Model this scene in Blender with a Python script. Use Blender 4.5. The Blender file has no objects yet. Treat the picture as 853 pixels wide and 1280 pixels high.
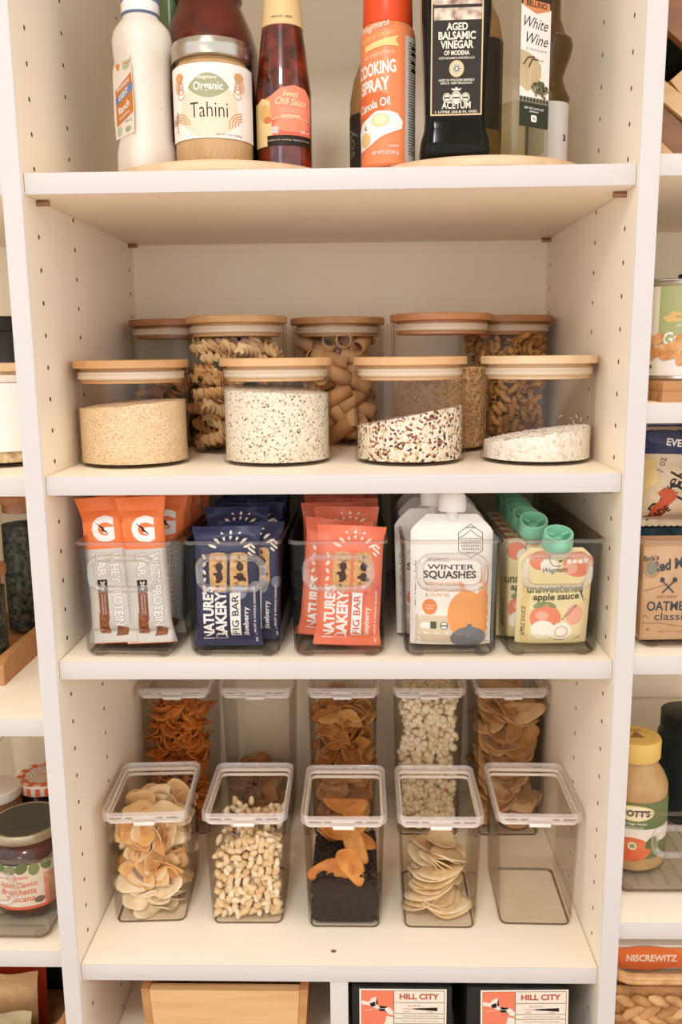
import bpy, bmesh, math, random
import numpy as np
from mathutils import Vector, Matrix
random.seed(11)
SC = bpy.context.scene
COL = SC.collection
PI = math.pi
D = math.radians

# ------------------------------------------------------------------ camera
CAM = (0.03147, -0.84824, 1.35047)
YAW, PIT, ROLL, FPX = 0.02580, 0.18094, -0.01057, 1078.21   # focal length in pixels of the 853x1280 frame
cy_, sy_, cp_, sp_, cr_, sr_ = math.cos(YAW), math.sin(YAW), math.cos(PIT), math.sin(PIT), math.cos(ROLL), math.sin(ROLL)
FWD = Vector((-sy_ * cp_, cy_ * cp_, -sp_))
RGT0 = Vector((cy_, sy_, 0))
DWN0 = FWD.cross(RGT0)
RGT = cr_ * RGT0 - sr_ * DWN0
DWN = sr_ * RGT0 + cr_ * DWN0
cam = bpy.data.cameras.new('camera')
cam.sensor_fit = 'VERTICAL'; cam.sensor_height = 36.0; cam.lens = FPX / 1280 * 36.0
cam.clip_start = 0.02; cam.clip_end = 50
camo = bpy.data.objects.new('camera', cam); COL.objects.link(camo)
mw = Matrix((RGT, -DWN, -FWD)).transposed().to_4x4(); mw.translation = CAM
camo.matrix_world = mw
SC.camera = camo

def at(px, py, Y):
    """the point of the place that the photo shows at px, py and that stands at depth Y"""
    d = FWD + RGT * ((px - 426.5) / FPX) + DWN * ((py - 640) / FPX)
    return Vector(CAM) + d * ((Y - CAM[1]) / d.y)

# ------------------------------------------------------------------ light and exposure
SC.view_settings.view_transform = 'Standard'; SC.view_settings.look = 'None'
SC.view_settings.gamma = 1.0; SC.view_settings.use_curve_mapping = False
SC.view_settings.exposure = 0.26
try:
    SC.cycles.transparent_max_bounces = 48; SC.cycles.max_bounces = 10; SC.cycles.diffuse_bounces = 5
    SC.cycles.sample_clamp_indirect = 4.0
except Exception:
    pass
W_ = bpy.data.worlds.new('world'); SC.world = W_; W_.use_nodes = True
bg = W_.node_tree.nodes['Background']; bg.inputs[0].default_value = (0.92, 0.955, 1.0, 1); bg.inputs[1].default_value = 1.42

def area(name, loc, target, size, size_y, power, col):
    l = bpy.data.lights.new(name, 'AREA'); l.shape = 'RECTANGLE'; l.size = size; l.size_y = size_y
    l.energy = power; l.color = col
    o = bpy.data.objects.new(name, l); COL.objects.link(o); o.location = loc
    o.rotation_euler = (Vector(target) - Vector(loc)).to_track_quat('-Z', 'Y').to_euler()
    return o
area('ceiling_lamp', (-0.25, -1.55, 2.50), (0.0, 0.1, 1.1), 0.30, 0.22, 12, (0.95, 0.97, 1.0))
area('doorway_light', (-0.75, -2.6, 1.75), (0.0, 0.1, 1.1), 0.6, 0.6, 3.4, (1.0, 0.93, 0.95))

# ------------------------------------------------------------------ materials
WB = (.94, .90, .85)                      # the colours below were read off the warm toned photograph; this warms and dims them against the cool lamps
def lin(h, wb=WB):
    h = h.lstrip('#'); c = [int(h[i:i + 2], 16) / 255 for i in (0, 2, 4)]
    return tuple((x / 12.92 if x <= .04045 else ((x + .055) / 1.055) ** 2.4) * k for x, k in zip(c, wb)) + (1,)
_mc = {}
def col(h, rough=.45, metal=0.0, spec=.22):
    k = (h, rough, metal, spec)
    if k not in _mc:
        m = bpy.data.materials.new('paint_' + h.strip('#')); m.use_nodes = True
        b = m.node_tree.nodes['Principled BSDF']
        b.inputs['Base Color'].default_value = lin(h); b.inputs['Roughness'].default_value = rough
        b.inputs['Metallic'].default_value = metal; b.inputs['Specular IOR Level'].default_value = spec
        _mc[k] = m
    return _mc[k]

def nodes(name):
    m = bpy.data.materials.new(name); m.use_nodes = True
    t = m.node_tree; return m, t, t.nodes, t.links, t.nodes['Principled BSDF']

def clear(name, tint, base=.05, amp=.75, power=4.0, rough=.03, haze=0.0, hazecol='#ffffff', edge=None, epow=3.0):
    """thin clear plastic or glass: passes light straight on, mirrors at grazing angles"""
    m = bpy.data.materials.new(name); m.use_nodes = True; t = m.node_tree; N = t.nodes; K = t.links
    for n in list(N): N.remove(n)
    out = N.new('ShaderNodeOutputMaterial'); mix = N.new('ShaderNodeMixShader')
    tr = N.new('ShaderNodeBsdfTransparent'); gl = N.new('ShaderNodeBsdfGlossy'); lw = N.new('ShaderNodeLayerWeight')
    tr.inputs[0].default_value = tuple(tint) + (1,); gl.inputs[0].default_value = (1, 1, 1, 1); gl.inputs['Roughness'].default_value = rough
    lw.inputs['Blend'].default_value = .5
    p = N.new('ShaderNodeMath'); p.operation = 'POWER'; p.inputs[1].default_value = power
    a = N.new('ShaderNodeMath'); a.operation = 'MULTIPLY_ADD'; a.inputs[1].default_value = amp; a.inputs[2].default_value = base
    K.new(lw.outputs['Facing'], p.inputs[0]); K.new(p.outputs[0], a.inputs[0]); K.new(a.outputs[0], mix.inputs[0])
    K.new(gl.outputs[0], mix.inputs[2])
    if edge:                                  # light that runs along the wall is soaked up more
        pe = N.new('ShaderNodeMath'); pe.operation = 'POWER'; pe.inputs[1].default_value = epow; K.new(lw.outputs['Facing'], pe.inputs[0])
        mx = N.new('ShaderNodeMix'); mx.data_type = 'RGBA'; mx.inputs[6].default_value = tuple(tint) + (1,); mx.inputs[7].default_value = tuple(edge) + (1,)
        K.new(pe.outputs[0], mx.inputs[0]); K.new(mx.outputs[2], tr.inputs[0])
    if haze > 0:
        df = N.new('ShaderNodeBsdfDiffuse'); df.inputs[0].default_value = lin(hazecol); m2 = N.new('ShaderNodeMixShader')
        m2.inputs[0].default_value = haze; K.new(tr.outputs[0], m2.inputs[1]); K.new(df.outputs[0], m2.inputs[2]); K.new(m2.outputs[0], mix.inputs[1])
    else:
        K.new(tr.outputs[0], mix.inputs[1])
    K.new(mix.outputs[0], out.inputs[0])
    return m

def wood(name, c1, c2, axis=0, scale=6.0, rough=.5):
    m, t, N, K, b = nodes(name)
    tc = N.new('ShaderNodeTexCoord'); mp = N.new('ShaderNodeMapping')
    s = [scale * 14] * 3; s[axis] = scale
    mp.inputs['Scale'].default_value = s
    n = N.new('ShaderNodeTexNoise'); n.inputs['Scale'].default_value = 1.0; n.inputs['Detail'].default_value = 5
    r = N.new('ShaderNodeValToRGB'); r.color_ramp.elements[0].position = .32; r.color_ramp.elements[1].position = .68
    r.color_ramp.elements[0].color = lin(c1); r.color_ramp.elements[1].color = lin(c2)
    K.new(tc.outputs['Object'], mp.inputs[0]); K.new(mp.outputs[0], n.inputs['Vector']); K.new(n.outputs[0], r.inputs[0])
    K.new(r.outputs[0], b.inputs['Base Color']); b.inputs['Roughness'].default_value = rough
    return m

def grain(name, cols, size, rough=.7, bump=.5):
    """cells the size of one grain; cols = [(share up to, colour)]"""
    m, t, N, K, b = nodes(name)
    tc = N.new('ShaderNodeTexCoord'); v = N.new('ShaderNodeTexVoronoi'); v.inputs['Scale'].default_value = 1 / size
    K.new(tc.outputs['Object'], v.inputs['Vector'])
    sp = N.new('ShaderNodeSeparateColor'); K.new(v.outputs['Color'], sp.inputs[0])
    r = N.new('ShaderNodeValToRGB'); r.color_ramp.interpolation = 'CONSTANT'
    el = r.color_ramp.elements; el[0].position = 0; el[0].color = lin(cols[0][1]); el[1].position = cols[0][0]; el[1].color = lin(cols[1][1])
    for k in range(1, len(cols) - 1):
        e = el.new(cols[k][0]); e.color = lin(cols[k + 1][1])
    K.new(sp.outputs[0], r.inputs[0]); K.new(r.outputs[0], b.inputs['Base Color'])
    bp = N.new('ShaderNodeBump'); bp.inputs['Strength'].default_value = bump; bp.inputs['Distance'].default_value = size; bp.invert = True
    K.new(v.outputs['Distance'], bp.inputs['Height']); K.new(bp.outputs[0], b.inputs['Normal'])
    b.inputs['Roughness'].default_value = rough
    return m

def mottle(name, c1, c2, scale, rough=.5, bump=0.0, detail=3, lo=.35, hi=.65, coat=0.0, wb=WB, spec=.25):
    m, t, N, K, b = nodes(name)
    tc = N.new('ShaderNodeTexCoord'); n = N.new('ShaderNodeTexNoise'); n.inputs['Scale'].default_value = scale; n.inputs['Detail'].default_value = detail
    r = N.new('ShaderNodeValToRGB'); r.color_ramp.elements[0].position = lo; r.color_ramp.elements[1].position = hi
    r.color_ramp.elements[0].color = lin(c1, wb); r.color_ramp.elements[1].color = lin(c2, wb)
    K.new(tc.outputs['Object'], n.inputs['Vector']); K.new(n.outputs[0], r.inputs[0]); K.new(r.outputs[0], b.inputs['Base Color'])
    b.inputs['Roughness'].default_value = rough; b.inputs['Coat Weight'].default_value = coat; b.inputs['Specular IOR Level'].default_value = spec
    if bump:
        bp = N.new('ShaderNodeBump'); bp.inputs['Strength'].default_value = bump; bp.inputs['Distance'].default_value = .002
        K.new(n.outputs[0], bp.inputs['Height']); K.new(bp.outputs[0], b.inputs['Normal'])
    return m

EDGE = col('#d3cecc', .4)  # greyer than the boards, to take down the strong light on front faces
CGASK = col('#dccab4', .5)
MELA = mottle('white_melamine', '#f7e9d1', '#f8ead3', 40, .42, wb=(1, 1, 1))
BACKM = mottle('white_back_board', '#f6e7cc', '#f7e8cf', 40, .55, wb=(1, 1, 1))
HOLE = col('#7a5a40', .7)  # brown stands in for the shade inside the drilled holes
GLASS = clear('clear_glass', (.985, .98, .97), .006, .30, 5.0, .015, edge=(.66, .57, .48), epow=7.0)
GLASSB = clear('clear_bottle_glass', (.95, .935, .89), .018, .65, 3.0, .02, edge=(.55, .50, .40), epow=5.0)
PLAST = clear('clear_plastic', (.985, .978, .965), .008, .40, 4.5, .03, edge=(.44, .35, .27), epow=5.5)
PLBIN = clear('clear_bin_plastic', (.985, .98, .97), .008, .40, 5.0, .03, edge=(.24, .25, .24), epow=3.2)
HANDLE = clear('clear_handle', (.90, .885, .87), .05, .85, 1.6, .08, .05, '#fff6ee')
PLRIM = clear('clear_plastic_rim', (.93, .91, .89), .03, .65, 3.0, .05, .03, '#fff6ee')
SMOKE = clear('smoked_plastic', (.80, .79, .77), .06, .7, 3.0, .05)
LIDFR = clear('milky_lid_frame', (.97, .955, .945), .03, .5, 3.0, .06, .26, '#fffaf6')
GASKET = col('#f2ebe4', .5)
BASESHADE = clear('base_shade_ring', (.66, .59, .53), .06, .5, 3.0, .1)  # dark tint stands in for the shadow refracted through the bin bottoms
BAMB = wood('bamboo_lid', '#cf9d6a', '#dcb07e', 0, 9)
BAMB2 = wood('bamboo_lid_light', '#d9b486', '#e4c49a', 0, 9)
BAMBOX = wood('bamboo_board', '#d3a56e', '#dfb885', 0, 7)
OAK = wood('oak_board', '#b07a4a', '#c4915e', 0, 6)
PALEWOOD = wood('pale_turntable_wood', '#d9b893', '#e3c7a5', 0, 8)
STEEL = col('#b9b2a6', .28, 1.0)

# ------------------------------------------------------------------ mesh building
def rrect(w, d, r, n=5, cx=0, cy=0):
    """rounded rectangle, counter-clockwise from the front right corner"""
    r = max(1e-5, min(r, w / 2 - 1e-5, d / 2 - 1e-5)); p = []
    for (sx, sy, a0) in ((1, -1, -90), (1, 1, 0), (-1, 1, 90), (-1, -1, 180)):
        for k in range(n + 1):
            a = D(a0 + 90 * k / n)
            p.append((cx + sx * (w / 2 - r) + r * math.cos(a), cy + sy * (d / 2 - r) + r * math.sin(a)))
    return p

class MB:
    def __init__(s): s.v = []; s.f = []; s.m = []; s.s = []; s.mats = []
    def mi(s, m):
        if m not in s.mats: s.mats.append(m)
        return s.mats.index(m)
    def add(s, v, f, m, smooth=False):
        b = len(s.v); i = s.mi(m); s.v += [tuple(x) for x in v]
        for q in f: s.f.append([b + k for k in q]); s.m.append(i); s.s.append(smooth)
        return s
    def loft(s, rings, m, cap0=True, cap1=True, smooth=True, close=False):
        n = len(rings[0]); v = [p for r in rings for p in r]; f = []
        K = len(rings)
        for i in range(K if close else K - 1):
            a, b = i * n, ((i + 1) % K) * n
            for j in range(n): f.append((a + j, a + (j + 1) % n, b + (j + 1) % n, b + j))
        s.add(v, f, m, smooth)
        if not close:
            if cap0: s.add(rings[0], [tuple(range(n - 1, -1, -1))], m, False)
            if cap1: s.add(rings[-1], [tuple(range(n))], m, False)
        return s
    def rloft(s, prof, m, n=5, **k):
        """prof: (z, w, d, r[, cx, cy]) rounded rectangles stacked along z"""
        return s.loft([[(x, y, q[0]) for x, y in rrect(q[1], q[2], q[3], n, *(q[4:6] if len(q) > 4 else ()))] for q in prof], m, **k)
    def box(s, x0, x1, y0, y1, z0, z1, m, r=.001):
        w, d, cx, cy = x1 - x0, y1 - y0, (x0 + x1) / 2, (y0 + y1) / 2
        r = min(r, w * .45, d * .45, (z1 - z0) * .45)
        return s.rloft([(z0, w - 2 * r, d - 2 * r, r * .5, cx, cy), (z0 + r * .3, w - .6 * r, d - .6 * r, r * .8, cx, cy), (z0 + r, w, d, r, cx, cy),
                        (z1 - r, w, d, r, cx, cy), (z1 - r * .3, w - .6 * r, d - .6 * r, r * .8, cx, cy), (z1, w - 2 * r, d - 2 * r, r * .5, cx, cy)], m, n=2, smooth=False)
    def lathe(s, prof, m, n=40, smooth=True, cx=0, cy=0, a0=0, a1=2 * PI):
        full = abs(a1 - a0 - 2 * PI) < 1e-6
        v = []; f = []; k = n if full else n + 1
        for (r, z) in prof:
            for j in range(k):
                a = a0 + (a1 - a0) * j / n; v.append((cx + r * math.sin(a), cy - r * math.cos(a), z))
        for i in range(len(prof) - 1):
            for j in range(n):
                a, b = i * k, (i + 1) * k; j2 = (j + 1) % k
                f.append((a + j, a + j2, b + j2, b + j))
        s.add(v, f, m, smooth); return s
    def tube(s, path, r, m, n=8, closed=False, smooth=True, flat=1.0):
        P = [Vector(p) for p in path]; N = len(P); rings = []; up = None
        for i in range(N):
            a = P[(i - 1) % N] if (closed or i) else P[0]; b = P[(i + 1) % N] if (closed or i < N - 1) else P[-1]
            t = (b - a).normalized()
            if up is None:
                up = Vector((0, 0, 1)) if abs(t.z) < .9 else Vector((0, 1, 0))
            x = t.cross(up).normalized(); up = x.cross(t).normalized()
            rr = r[i] if isinstance(r, (list, tuple)) else r
            rings.append([tuple(P[i] + x * (rr * math.cos(2 * PI * j / n)) + up * (rr * flat * math.sin(2 * PI * j / n))) for j in range(n)])
        return s.loft(rings, m, smooth=smooth, close=closed)
    def ball(s, c, r, m, n=10, k=7, M=None):
        rx, ry, rz = r if isinstance(r, (tuple, list)) else (r, r, r)
        v = []; f = []
        for i in range(k + 1):
            a = PI * i / k
            for j in range(n):
                b = 2 * PI * j / n; p = Vector((rx * math.sin(a) * math.cos(b), ry * math.sin(a) * math.sin(b), -rz * math.cos(a)))
                if M is not None: p = M @ p
                v.append(tuple(p + Vector(c)))
        for i in range(k):
            for j in range(n): f.append((i * n + j, i * n + (j + 1) % n, (i + 1) * n + (j + 1) % n, (i + 1) * n + j))
        return s.add(v, f, m, True)
    def prism(s, pts, y0, y1, m, smooth=False):
        """outline in x-z, given depth"""
        n = len(pts)
        v = [(x, y0, z) for x, z in pts] + [(x, y1, z) for x, z in pts]
        f = [tuple(range(n)), tuple(range(2 * n - 1, n - 1, -1))] + [(j, j + n, (j + 1) % n + n, (j + 1) % n) for j in range(n)]
        return s.add(v, f, m, smooth)
    def sheet(s, fn, nu, nv, m, smooth=True):
        v = [fn(i / nu, j / nv) for j in range(nv + 1) for i in range(nu + 1)]
        f = [(j * (nu + 1) + i, j * (nu + 1) + i + 1, (j + 1) * (nu + 1) + i + 1, (j + 1) * (nu + 1) + i) for j in range(nv) for i in range(nu)]
        return s.add(v, f, m, smooth)
    def xf(s, M):
        s.v = [tuple(M @ Vector(p)) for p in s.v]; return s
    def mesh(s, name):
        me = bpy.data.meshes.new(name); me.from_pydata(s.v, [], s.f)
        for m in s.mats: me.materials.append(m)
        me.polygons.foreach_set('material_index', s.m); me.polygons.foreach_set('use_smooth', s.s)
        me.validate(); me.update()
        return me
    def build(s, name, parent=None, loc=(0, 0, 0), rot=(0, 0, 0), fix=True, sharp=.6):
        me = s.mesh(name)
        if fix:
            b = bmesh.new(); b.from_mesh(me); bmesh.ops.remove_doubles(b, verts=b.verts, dist=1e-6)
            bmesh.ops.recalc_face_normals(b, faces=b.faces); b.to_mesh(me); b.free()
        me.set_sharp_from_angle(angle=sharp)
        o = bpy.data.objects.new(name, me); COL.objects.link(o); o.location = loc; o.rotation_euler = rot
        if parent is not None: o.parent = parent
        return o

def tag(o, label, cat, group=None, kind=None):
    o['label'] = label; o['category'] = cat
    if group: o['group'] = group
    if kind: o['kind'] = kind
    return o
def thing(name, label, cat, loc=(0, 0, 0), rz=0, group=None, rot=None):
    o = bpy.data.objects.new(name, None); COL.objects.link(o); o.empty_display_size = .02
    o.location = loc; o.rotation_euler = rot if rot else (0, 0, rz)
    return tag(o, label, cat, group)
def struct(o):
    o['kind'] = 'structure'; return o
def dup(root, loc, rot, label=None, group=None):
    r = root.copy(); COL.objects.link(r); r.location = loc; r.rotation_euler = rot
    if label: r['label'] = label
    if group: r['group'] = group
    for ch in list(root.children):
        c = ch.copy(); COL.objects.link(c); c.parent = r
        for g in list(ch.children):
            d = g.copy(); COL.objects.link(d); d.parent = c
    return r

# ------------------------------------------------------------------ printing on surfaces
_tc = {}
def text2d(s, bold=0.0, shear=0.0, space=1.0):
    k = (s, bold, shear, space)
    if k not in _tc:
        c = bpy.data.curves.new('letters', 'FONT'); c.body = s; c.size = 1; c.offset = bold; c.shear = shear; c.resolution_u = 3; c.space_character = space
        o = bpy.data.objects.new('letters', c); COL.objects.link(o)
        me = bpy.data.meshes.new_from_object(o.evaluated_get(bpy.context.evaluated_depsgraph_get()))
        me.calc_loop_triangles()
        v = [(q.co.x, q.co.y) for q in me.vertices]; t = [tuple(q.vertices) for q in me.loop_triangles]
        bpy.data.objects.remove(o); bpy.data.meshes.remove(me); bpy.data.curves.remove(c)
        if v:
            x0, x1 = min(p[0] for p in v), max(p[0] for p in v); y0, y1 = min(p[1] for p in v), max(p[1] for p in v)
            v = [((x - (x0 + x1) / 2), (y - (y0 + y1) / 2)) for x, y in v]; wh = (x1 - x0, y1 - y0)
        else: wh = (1, 1)
        _tc[k] = (v, t, wh)
    return _tc[k]

class Print:
    """flat shapes in label coordinates (u right, v up) carried onto a surface f(u, v, lift)"""
    def __init__(s, f, step=.006, lift=.00018): s.f = f; s.step = step; s.lift = lift; s.q = []; s.n = 0
    def put(s, v, t, m):
        bb = (min(p[0] for p in v), max(p[0] for p in v), min(p[1] for p in v), max(p[1] for p in v))
        n = 1 + max([q[3] for q in s.q if q[4][0] < bb[1] and q[4][1] > bb[0] and q[4][2] < bb[3] and q[4][3] > bb[2]] or [0])
        s.q.append((v, t, m, n, bb)); return s
    def poly(s, pts, m):
        n = len(pts)
        cx = sum(p[0] for p in pts) / n; cy = sum(p[1] for p in pts) / n
        return s.put(list(pts) + [(cx, cy)], [(i, (i + 1) % n, n) for i in range(n)], m)
    def rect(s, u0, v0, u1, v1, m): return s.put([(u0, v0), (u1, v0), (u1, v1), (u0, v1)], [(0, 1, 2), (0, 2, 3)], m)
    def disc(s, u, v, ru, rv, m, n=24, rot=0):
        c, d = math.cos(rot), math.sin(rot)
        return s.poly([(u + c * ru * math.cos(2 * PI * k / n) - d * rv * math.sin(2 * PI * k / n), v + d * ru * math.cos(2 * PI * k / n) + c * rv * math.sin(2 * PI * k / n)) for k in range(n)], m)
    def ring(s, u, v, ru, rv, w, m, n=24, a0=0, a1=2 * PI):
        vs = []; t = []
        for k in range(n + 1):
            a = a0 + (a1 - a0) * k / n
            vs += [(u + ru * math.cos(a), v + rv * math.sin(a)), (u + (ru - w) * math.cos(a), v + (rv - w) * math.sin(a))]
        for k in range(n): t += [(2 * k, 2 * k + 1, 2 * k + 3), (2 * k, 2 * k + 3, 2 * k + 2)]
        return s.put(vs, t, m)
    def line(s, pts, w, m):
        V = []; T = []
        for (a, b) in zip(pts, pts[1:]):
            dx, dy = b[0] - a[0], b[1] - a[1]; L = math.hypot(dx, dy) or 1; nx, ny = -dy / L * w / 2, dx / L * w / 2
            k = len(V); V += [(a[0] - nx, a[1] - ny), (b[0] - nx, b[1] - ny), (b[0] + nx, b[1] + ny), (a[0] + nx, a[1] + ny)]; T += [(k, k + 1, k + 2), (k, k + 2, k + 3)]
        return s.put(V, T, m)
    def frame(s, u0, v0, u1, v1, w, m):
        return s.line([(u0, v0), (u1, v0), (u1, v1), (u0, v1), (u0, v0)], w, m)
    def text(s, body, u, v, w, h, m, rot=0, bold=.0, shear=0, space=1.0, arc=0):
        vs, t, (tw, th) = text2d(body, bold, shear, space)
        c, d = math.cos(D(rot)), math.sin(D(rot)); out = []
        for x, y in vs:
            x, y = x / tw * w, y / th * h
            if arc: y += arc * (1 - (2 * x / w) ** 2)
            out.append((u + c * x - d * y, v + d * x + c * y))
        return s.put(out, t, m)
    def emit(s, mb):
        for (v, t, m, n, bb) in s.q:
            V = []; T = []
            st = [(v[a], v[b], v[c]) for a, b, c in t]
            while st:
                a, b, c = st.pop()
                e = [(math.dist(a, b), 0), (math.dist(b, c), 1), (math.dist(c, a), 2)]; L, k = max(e)
                if L > s.step and len(T) < 6000:
                    if k == 1: a, b, c = b, c, a
                    elif k == 2: a, b, c = c, a, b
                    q = ((a[0] + b[0]) / 2, (a[1] + b[1]) / 2); st += [(a, q, c), (q, b, c)]
                else:
                    i = len(V); V += [s.f(p[0], p[1], s.lift * n) for p in (a, b, c)]; T.append((i, i + 1, i + 2))
            mb.add(V, T, m, True)
        return mb

def on_cyl(R, phi=0.0):
    """R may be a number or a function of height"""
    def f(u, v, o):
        r = (R(v) if callable(R) else R); a = u / r + phi
        return ((r + o) * math.sin(a), -(r + o) * math.cos(a), v)
    return f
def on_flat(O, U, V):
    O, U, V = Vector(O), Vector(U).normalized(), Vector(V).normalized(); N = U.cross(V).normalized()
    return lambda u, v, o: tuple(O + U * u + V * v + N * o)
# ------------------------------------------------------------------ the pantry: room and shelving
S1, S2, S3, S4, S5 = 1.5225, 1.232, 1.036, 0.679, 0.500     # tops of the middle shelves
L1, L2, L3, L4 = 1.5225, 1.2315, 0.972, 0.695               # left bay
R1, R2, R3, R4 = 1.5305, 1.300, 1.0408, 0.735               # right bay
WI, TH, DEP = 0.28897, 0.0195, 0.400                        # half width, board thickness, depth
FRT = 0.006                                                 # shelf boards sit this far behind the upright's front

def plain(name, x0, x1, y0, y1, z0, z1, m): return struct(MB().box(x0, x1, y0, y1, z0, z1, m, .0005).build(name))
WALLM = mottle('warm_wall_paint', '#e6dccf', '#e9e0d4', 30, .8)
FLOORM = wood('oak_floor', '#a97b52', '#bb8f66', 1, 2, .5)
plain('floor', -1.8, 1.8, -3.2, .60, -.05, 0, FLOORM)
plain('ceiling', -1.8, 1.8, -3.2, .60, 2.75, 2.80, WALLM)
plain('wall_back', -1.8, 1.8, .46, .52, 0, 2.75, WALLM)

unit = thing('shelving_unit', 'white melamine pantry unit with drilled uprights and a back board', 'shelving', (0, .2, 0))
HZ = [1.66 - .032 * i for i in range(-14, 46)]             # shelf pin holes, one every 32 mm
def holed_face(mb, x, sgn, skip=()):
    """inner face of an upright (normal along sgn) with three rows of real drilled holes"""
    rows = [.037, .1465, .376]; hw = .006; rad = .0026; dep = .011
    zb = HZ[-1] - .016; zt = HZ[0] + .016
    ys = [0.0015]
    for r in rows: ys += [r - hw, r + hw]
    ys.append(DEP)
    def quad(a, b, c, d, m=MELA): mb.add([(x, a, c), (x, b, c), (x, b, d), (x, a, d)], [(0, 1, 2, 3) if sgn < 0 else (3, 2, 1, 0)], m)
    for k in range(0, 8, 2): quad(ys[k], ys[k + 1], 0.0, 2.25)
    for r in rows:
        quad(r - hw, r + hw, 0.0, zb); quad(r - hw, r + hw, zt, 2.25)
        for z in HZ:
            sq = []; oc = []
            for k in range(8):
                a = PI / 8 + PI / 4 * k; c, s_ = math.cos(a), math.sin(a); mx = max(abs(c) , abs(s_))
                sq.append((r + hw * (1 if c > .9 else -1 if c < -.9 else c / mx), z + .016 * (s_ / mx)))
                oc.append((r + rad * c, z + rad * s_))
            # square corners exact
            cor = [(r + hw, z + .016), (r - hw, z + .016), (r - hw, z - .016), (r + hw, z - .016)]
            v = [(x, p[0], p[1]) for p in oc] + [(x, p[0], p[1]) for p in cor]
            f = []
            for q in range(4):        # corner q lies between octagon points 2q and 2q+1
                a, b, c2 = 2 * q, (2 * q + 1) % 8, (2 * q + 2) % 8
                f.append((8 + q, b, a)); f.append((8 + q, 8 + (q + 1) % 4, c2, b))
            mb.add(v, f, MELA)
            w = [(x, p[0], p[1]) for p in oc] + [(x + sgn * -dep, p[0], p[1]) for p in oc]
            mb.add(w, [(k, (k + 1) % 8, 8 + (k + 1) % 8, 8 + k) for k in range(8)] + [tuple(range(8, 16))], HOLE)
def upright(x_in, sgn):
    """x_in = the inner face towards the middle bay, sgn = its normal"""
    mb = MB(); xo = x_in - sgn * TH
    lo, hi = min(x_in, xo), max(x_in, xo)
    r = .0015
    holed_face(mb, x_in, sgn)
    mb.add([(xo, r, 0), (xo, DEP, 0), (xo, DEP, 2.25), (xo, r, 2.25)], [(0, 1, 2, 3)], MELA)
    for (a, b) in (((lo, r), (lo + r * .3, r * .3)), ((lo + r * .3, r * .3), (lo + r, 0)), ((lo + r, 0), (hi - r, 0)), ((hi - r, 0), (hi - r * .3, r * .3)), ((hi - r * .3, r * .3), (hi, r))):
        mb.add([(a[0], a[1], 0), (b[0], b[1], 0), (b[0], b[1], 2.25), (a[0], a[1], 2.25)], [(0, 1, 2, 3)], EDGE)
    mb.add([(lo, DEP, 0), (hi, DEP, 0), (hi, DEP, 2.25), (lo, DEP, 2.25)], [(3, 2, 1, 0)], MELA)
    mb.add([(lo, r, 2.25), (hi, r, 2.25), (hi, DEP, 2.25), (lo, DEP, 2.25)], [(0, 1, 2, 3)], MELA)
    mb.v = [(p[0], p[1] - .2, p[2]) for p in mb.v]
    return mb.build('upright', unit, fix=False)
upright(-WI, 1); upright(WI, -1)
XL, XR = -WI - TH - .578, WI + TH + .578
MB().box(XL - TH, XL, -.2, DEP - .2, 0, 2.25, MELA).build('upright', unit)
MB().box(XR, XR + TH, -.2, DEP - .2, 0, 2.25, MELA).build('upright', unit)
MB().box(XL - TH, XR + TH, DEP - .2, DEP - .192, 0, 2.25, BACKM).build('back_board', unit)
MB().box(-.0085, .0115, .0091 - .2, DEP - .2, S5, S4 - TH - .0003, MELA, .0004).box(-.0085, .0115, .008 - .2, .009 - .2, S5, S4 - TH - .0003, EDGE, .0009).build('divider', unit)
MB().box(XL, XR, .05 - .2, .065 - .2, 0, .07, MELA).build('toe_board', unit)

PIN = col('#a8886e', .35, .8)
def shelf(x0, x1, top, label, pins=False, hole=False):
    t = thing('shelf_board', label, 'shelf', ((x0 + x1) / 2, .2, top - TH), 0, 'shelf boards')
    w = (x1 - x0) / 2 - .0006
    mb = MB().box(-w, w, FRT + .0011 - .2, DEP - .2005, 0, TH, MELA, .0004)
    MB().box(-w, w, FRT - .2, FRT + .001 - .2, 0, TH, EDGE, .0009).build('front_tone_strip', t)  # added thin strip; its greyer colour offsets the bright light on the front
    if hole:
        mb.lathe([(.0032, TH + .00006), (.0, TH + .00007)], col('#8a6a4c', .7), 16, False, -.005, .031 - .2)
        mb.lathe([(.0046, TH + .00004), (.0032, TH + .0004), (.0030, TH + .0001)], MELA, 16, True, -.005, .031 - .2)
    mb.build('board', t)
    if pins:
        for sx in (-1, 1):
            for y in (.037, .376):
                m = MB().tube([(sx * (w + .0012), y - .2, -.0031), (sx * (w - .012), y - .2, -.0031)], .0028, PIN, 10)
                m.build('shelf_pin', t)
    return t
xa, xb = -WI, WI
shelf(xa, xb, S1, 'white shelf carrying the sauce and vinegar bottles', True)
shelf(xa, xb, S2, 'white shelf carrying the round glass canisters with bamboo lids', True)
shelf(xa, xb, S3, 'white shelf carrying the open clear bins of snack bars and pouches', True)
shelf(xa, xb, S4, 'white shelf carrying the lidded clear snack bins, small hole near its front', True, True)
shelf(xa, xb, S5, 'low white shelf carrying the bamboo box and two black labelled boxes', True)
la, lb = XL, -WI - TH
shelf(la, lb, L1, 'white shelf of the left bay, level with the bottle shelf')
shelf(la, lb, L2, 'white shelf of the left bay carrying the jar with a blank white label')
shelf(la, lb, L3, 'white shelf of the left bay carrying the wooden tray of dark jars')
shelf(la, lb, L4, 'white shelf of the left bay carrying the bin of jam jars')
shelf(la, lb, S5 - .02, 'white shelf of the left bay carrying the rope basket of packets')
ra, rb = WI + TH, XR
shelf(ra, rb, R1, 'white shelf of the right bay carrying the wooden wine rack')
shelf(ra, rb, R2, 'white shelf of the right bay carrying the bean cans')
shelf(ra, rb, R3, 'white shelf of the right bay carrying the oatmeal box')
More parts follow.
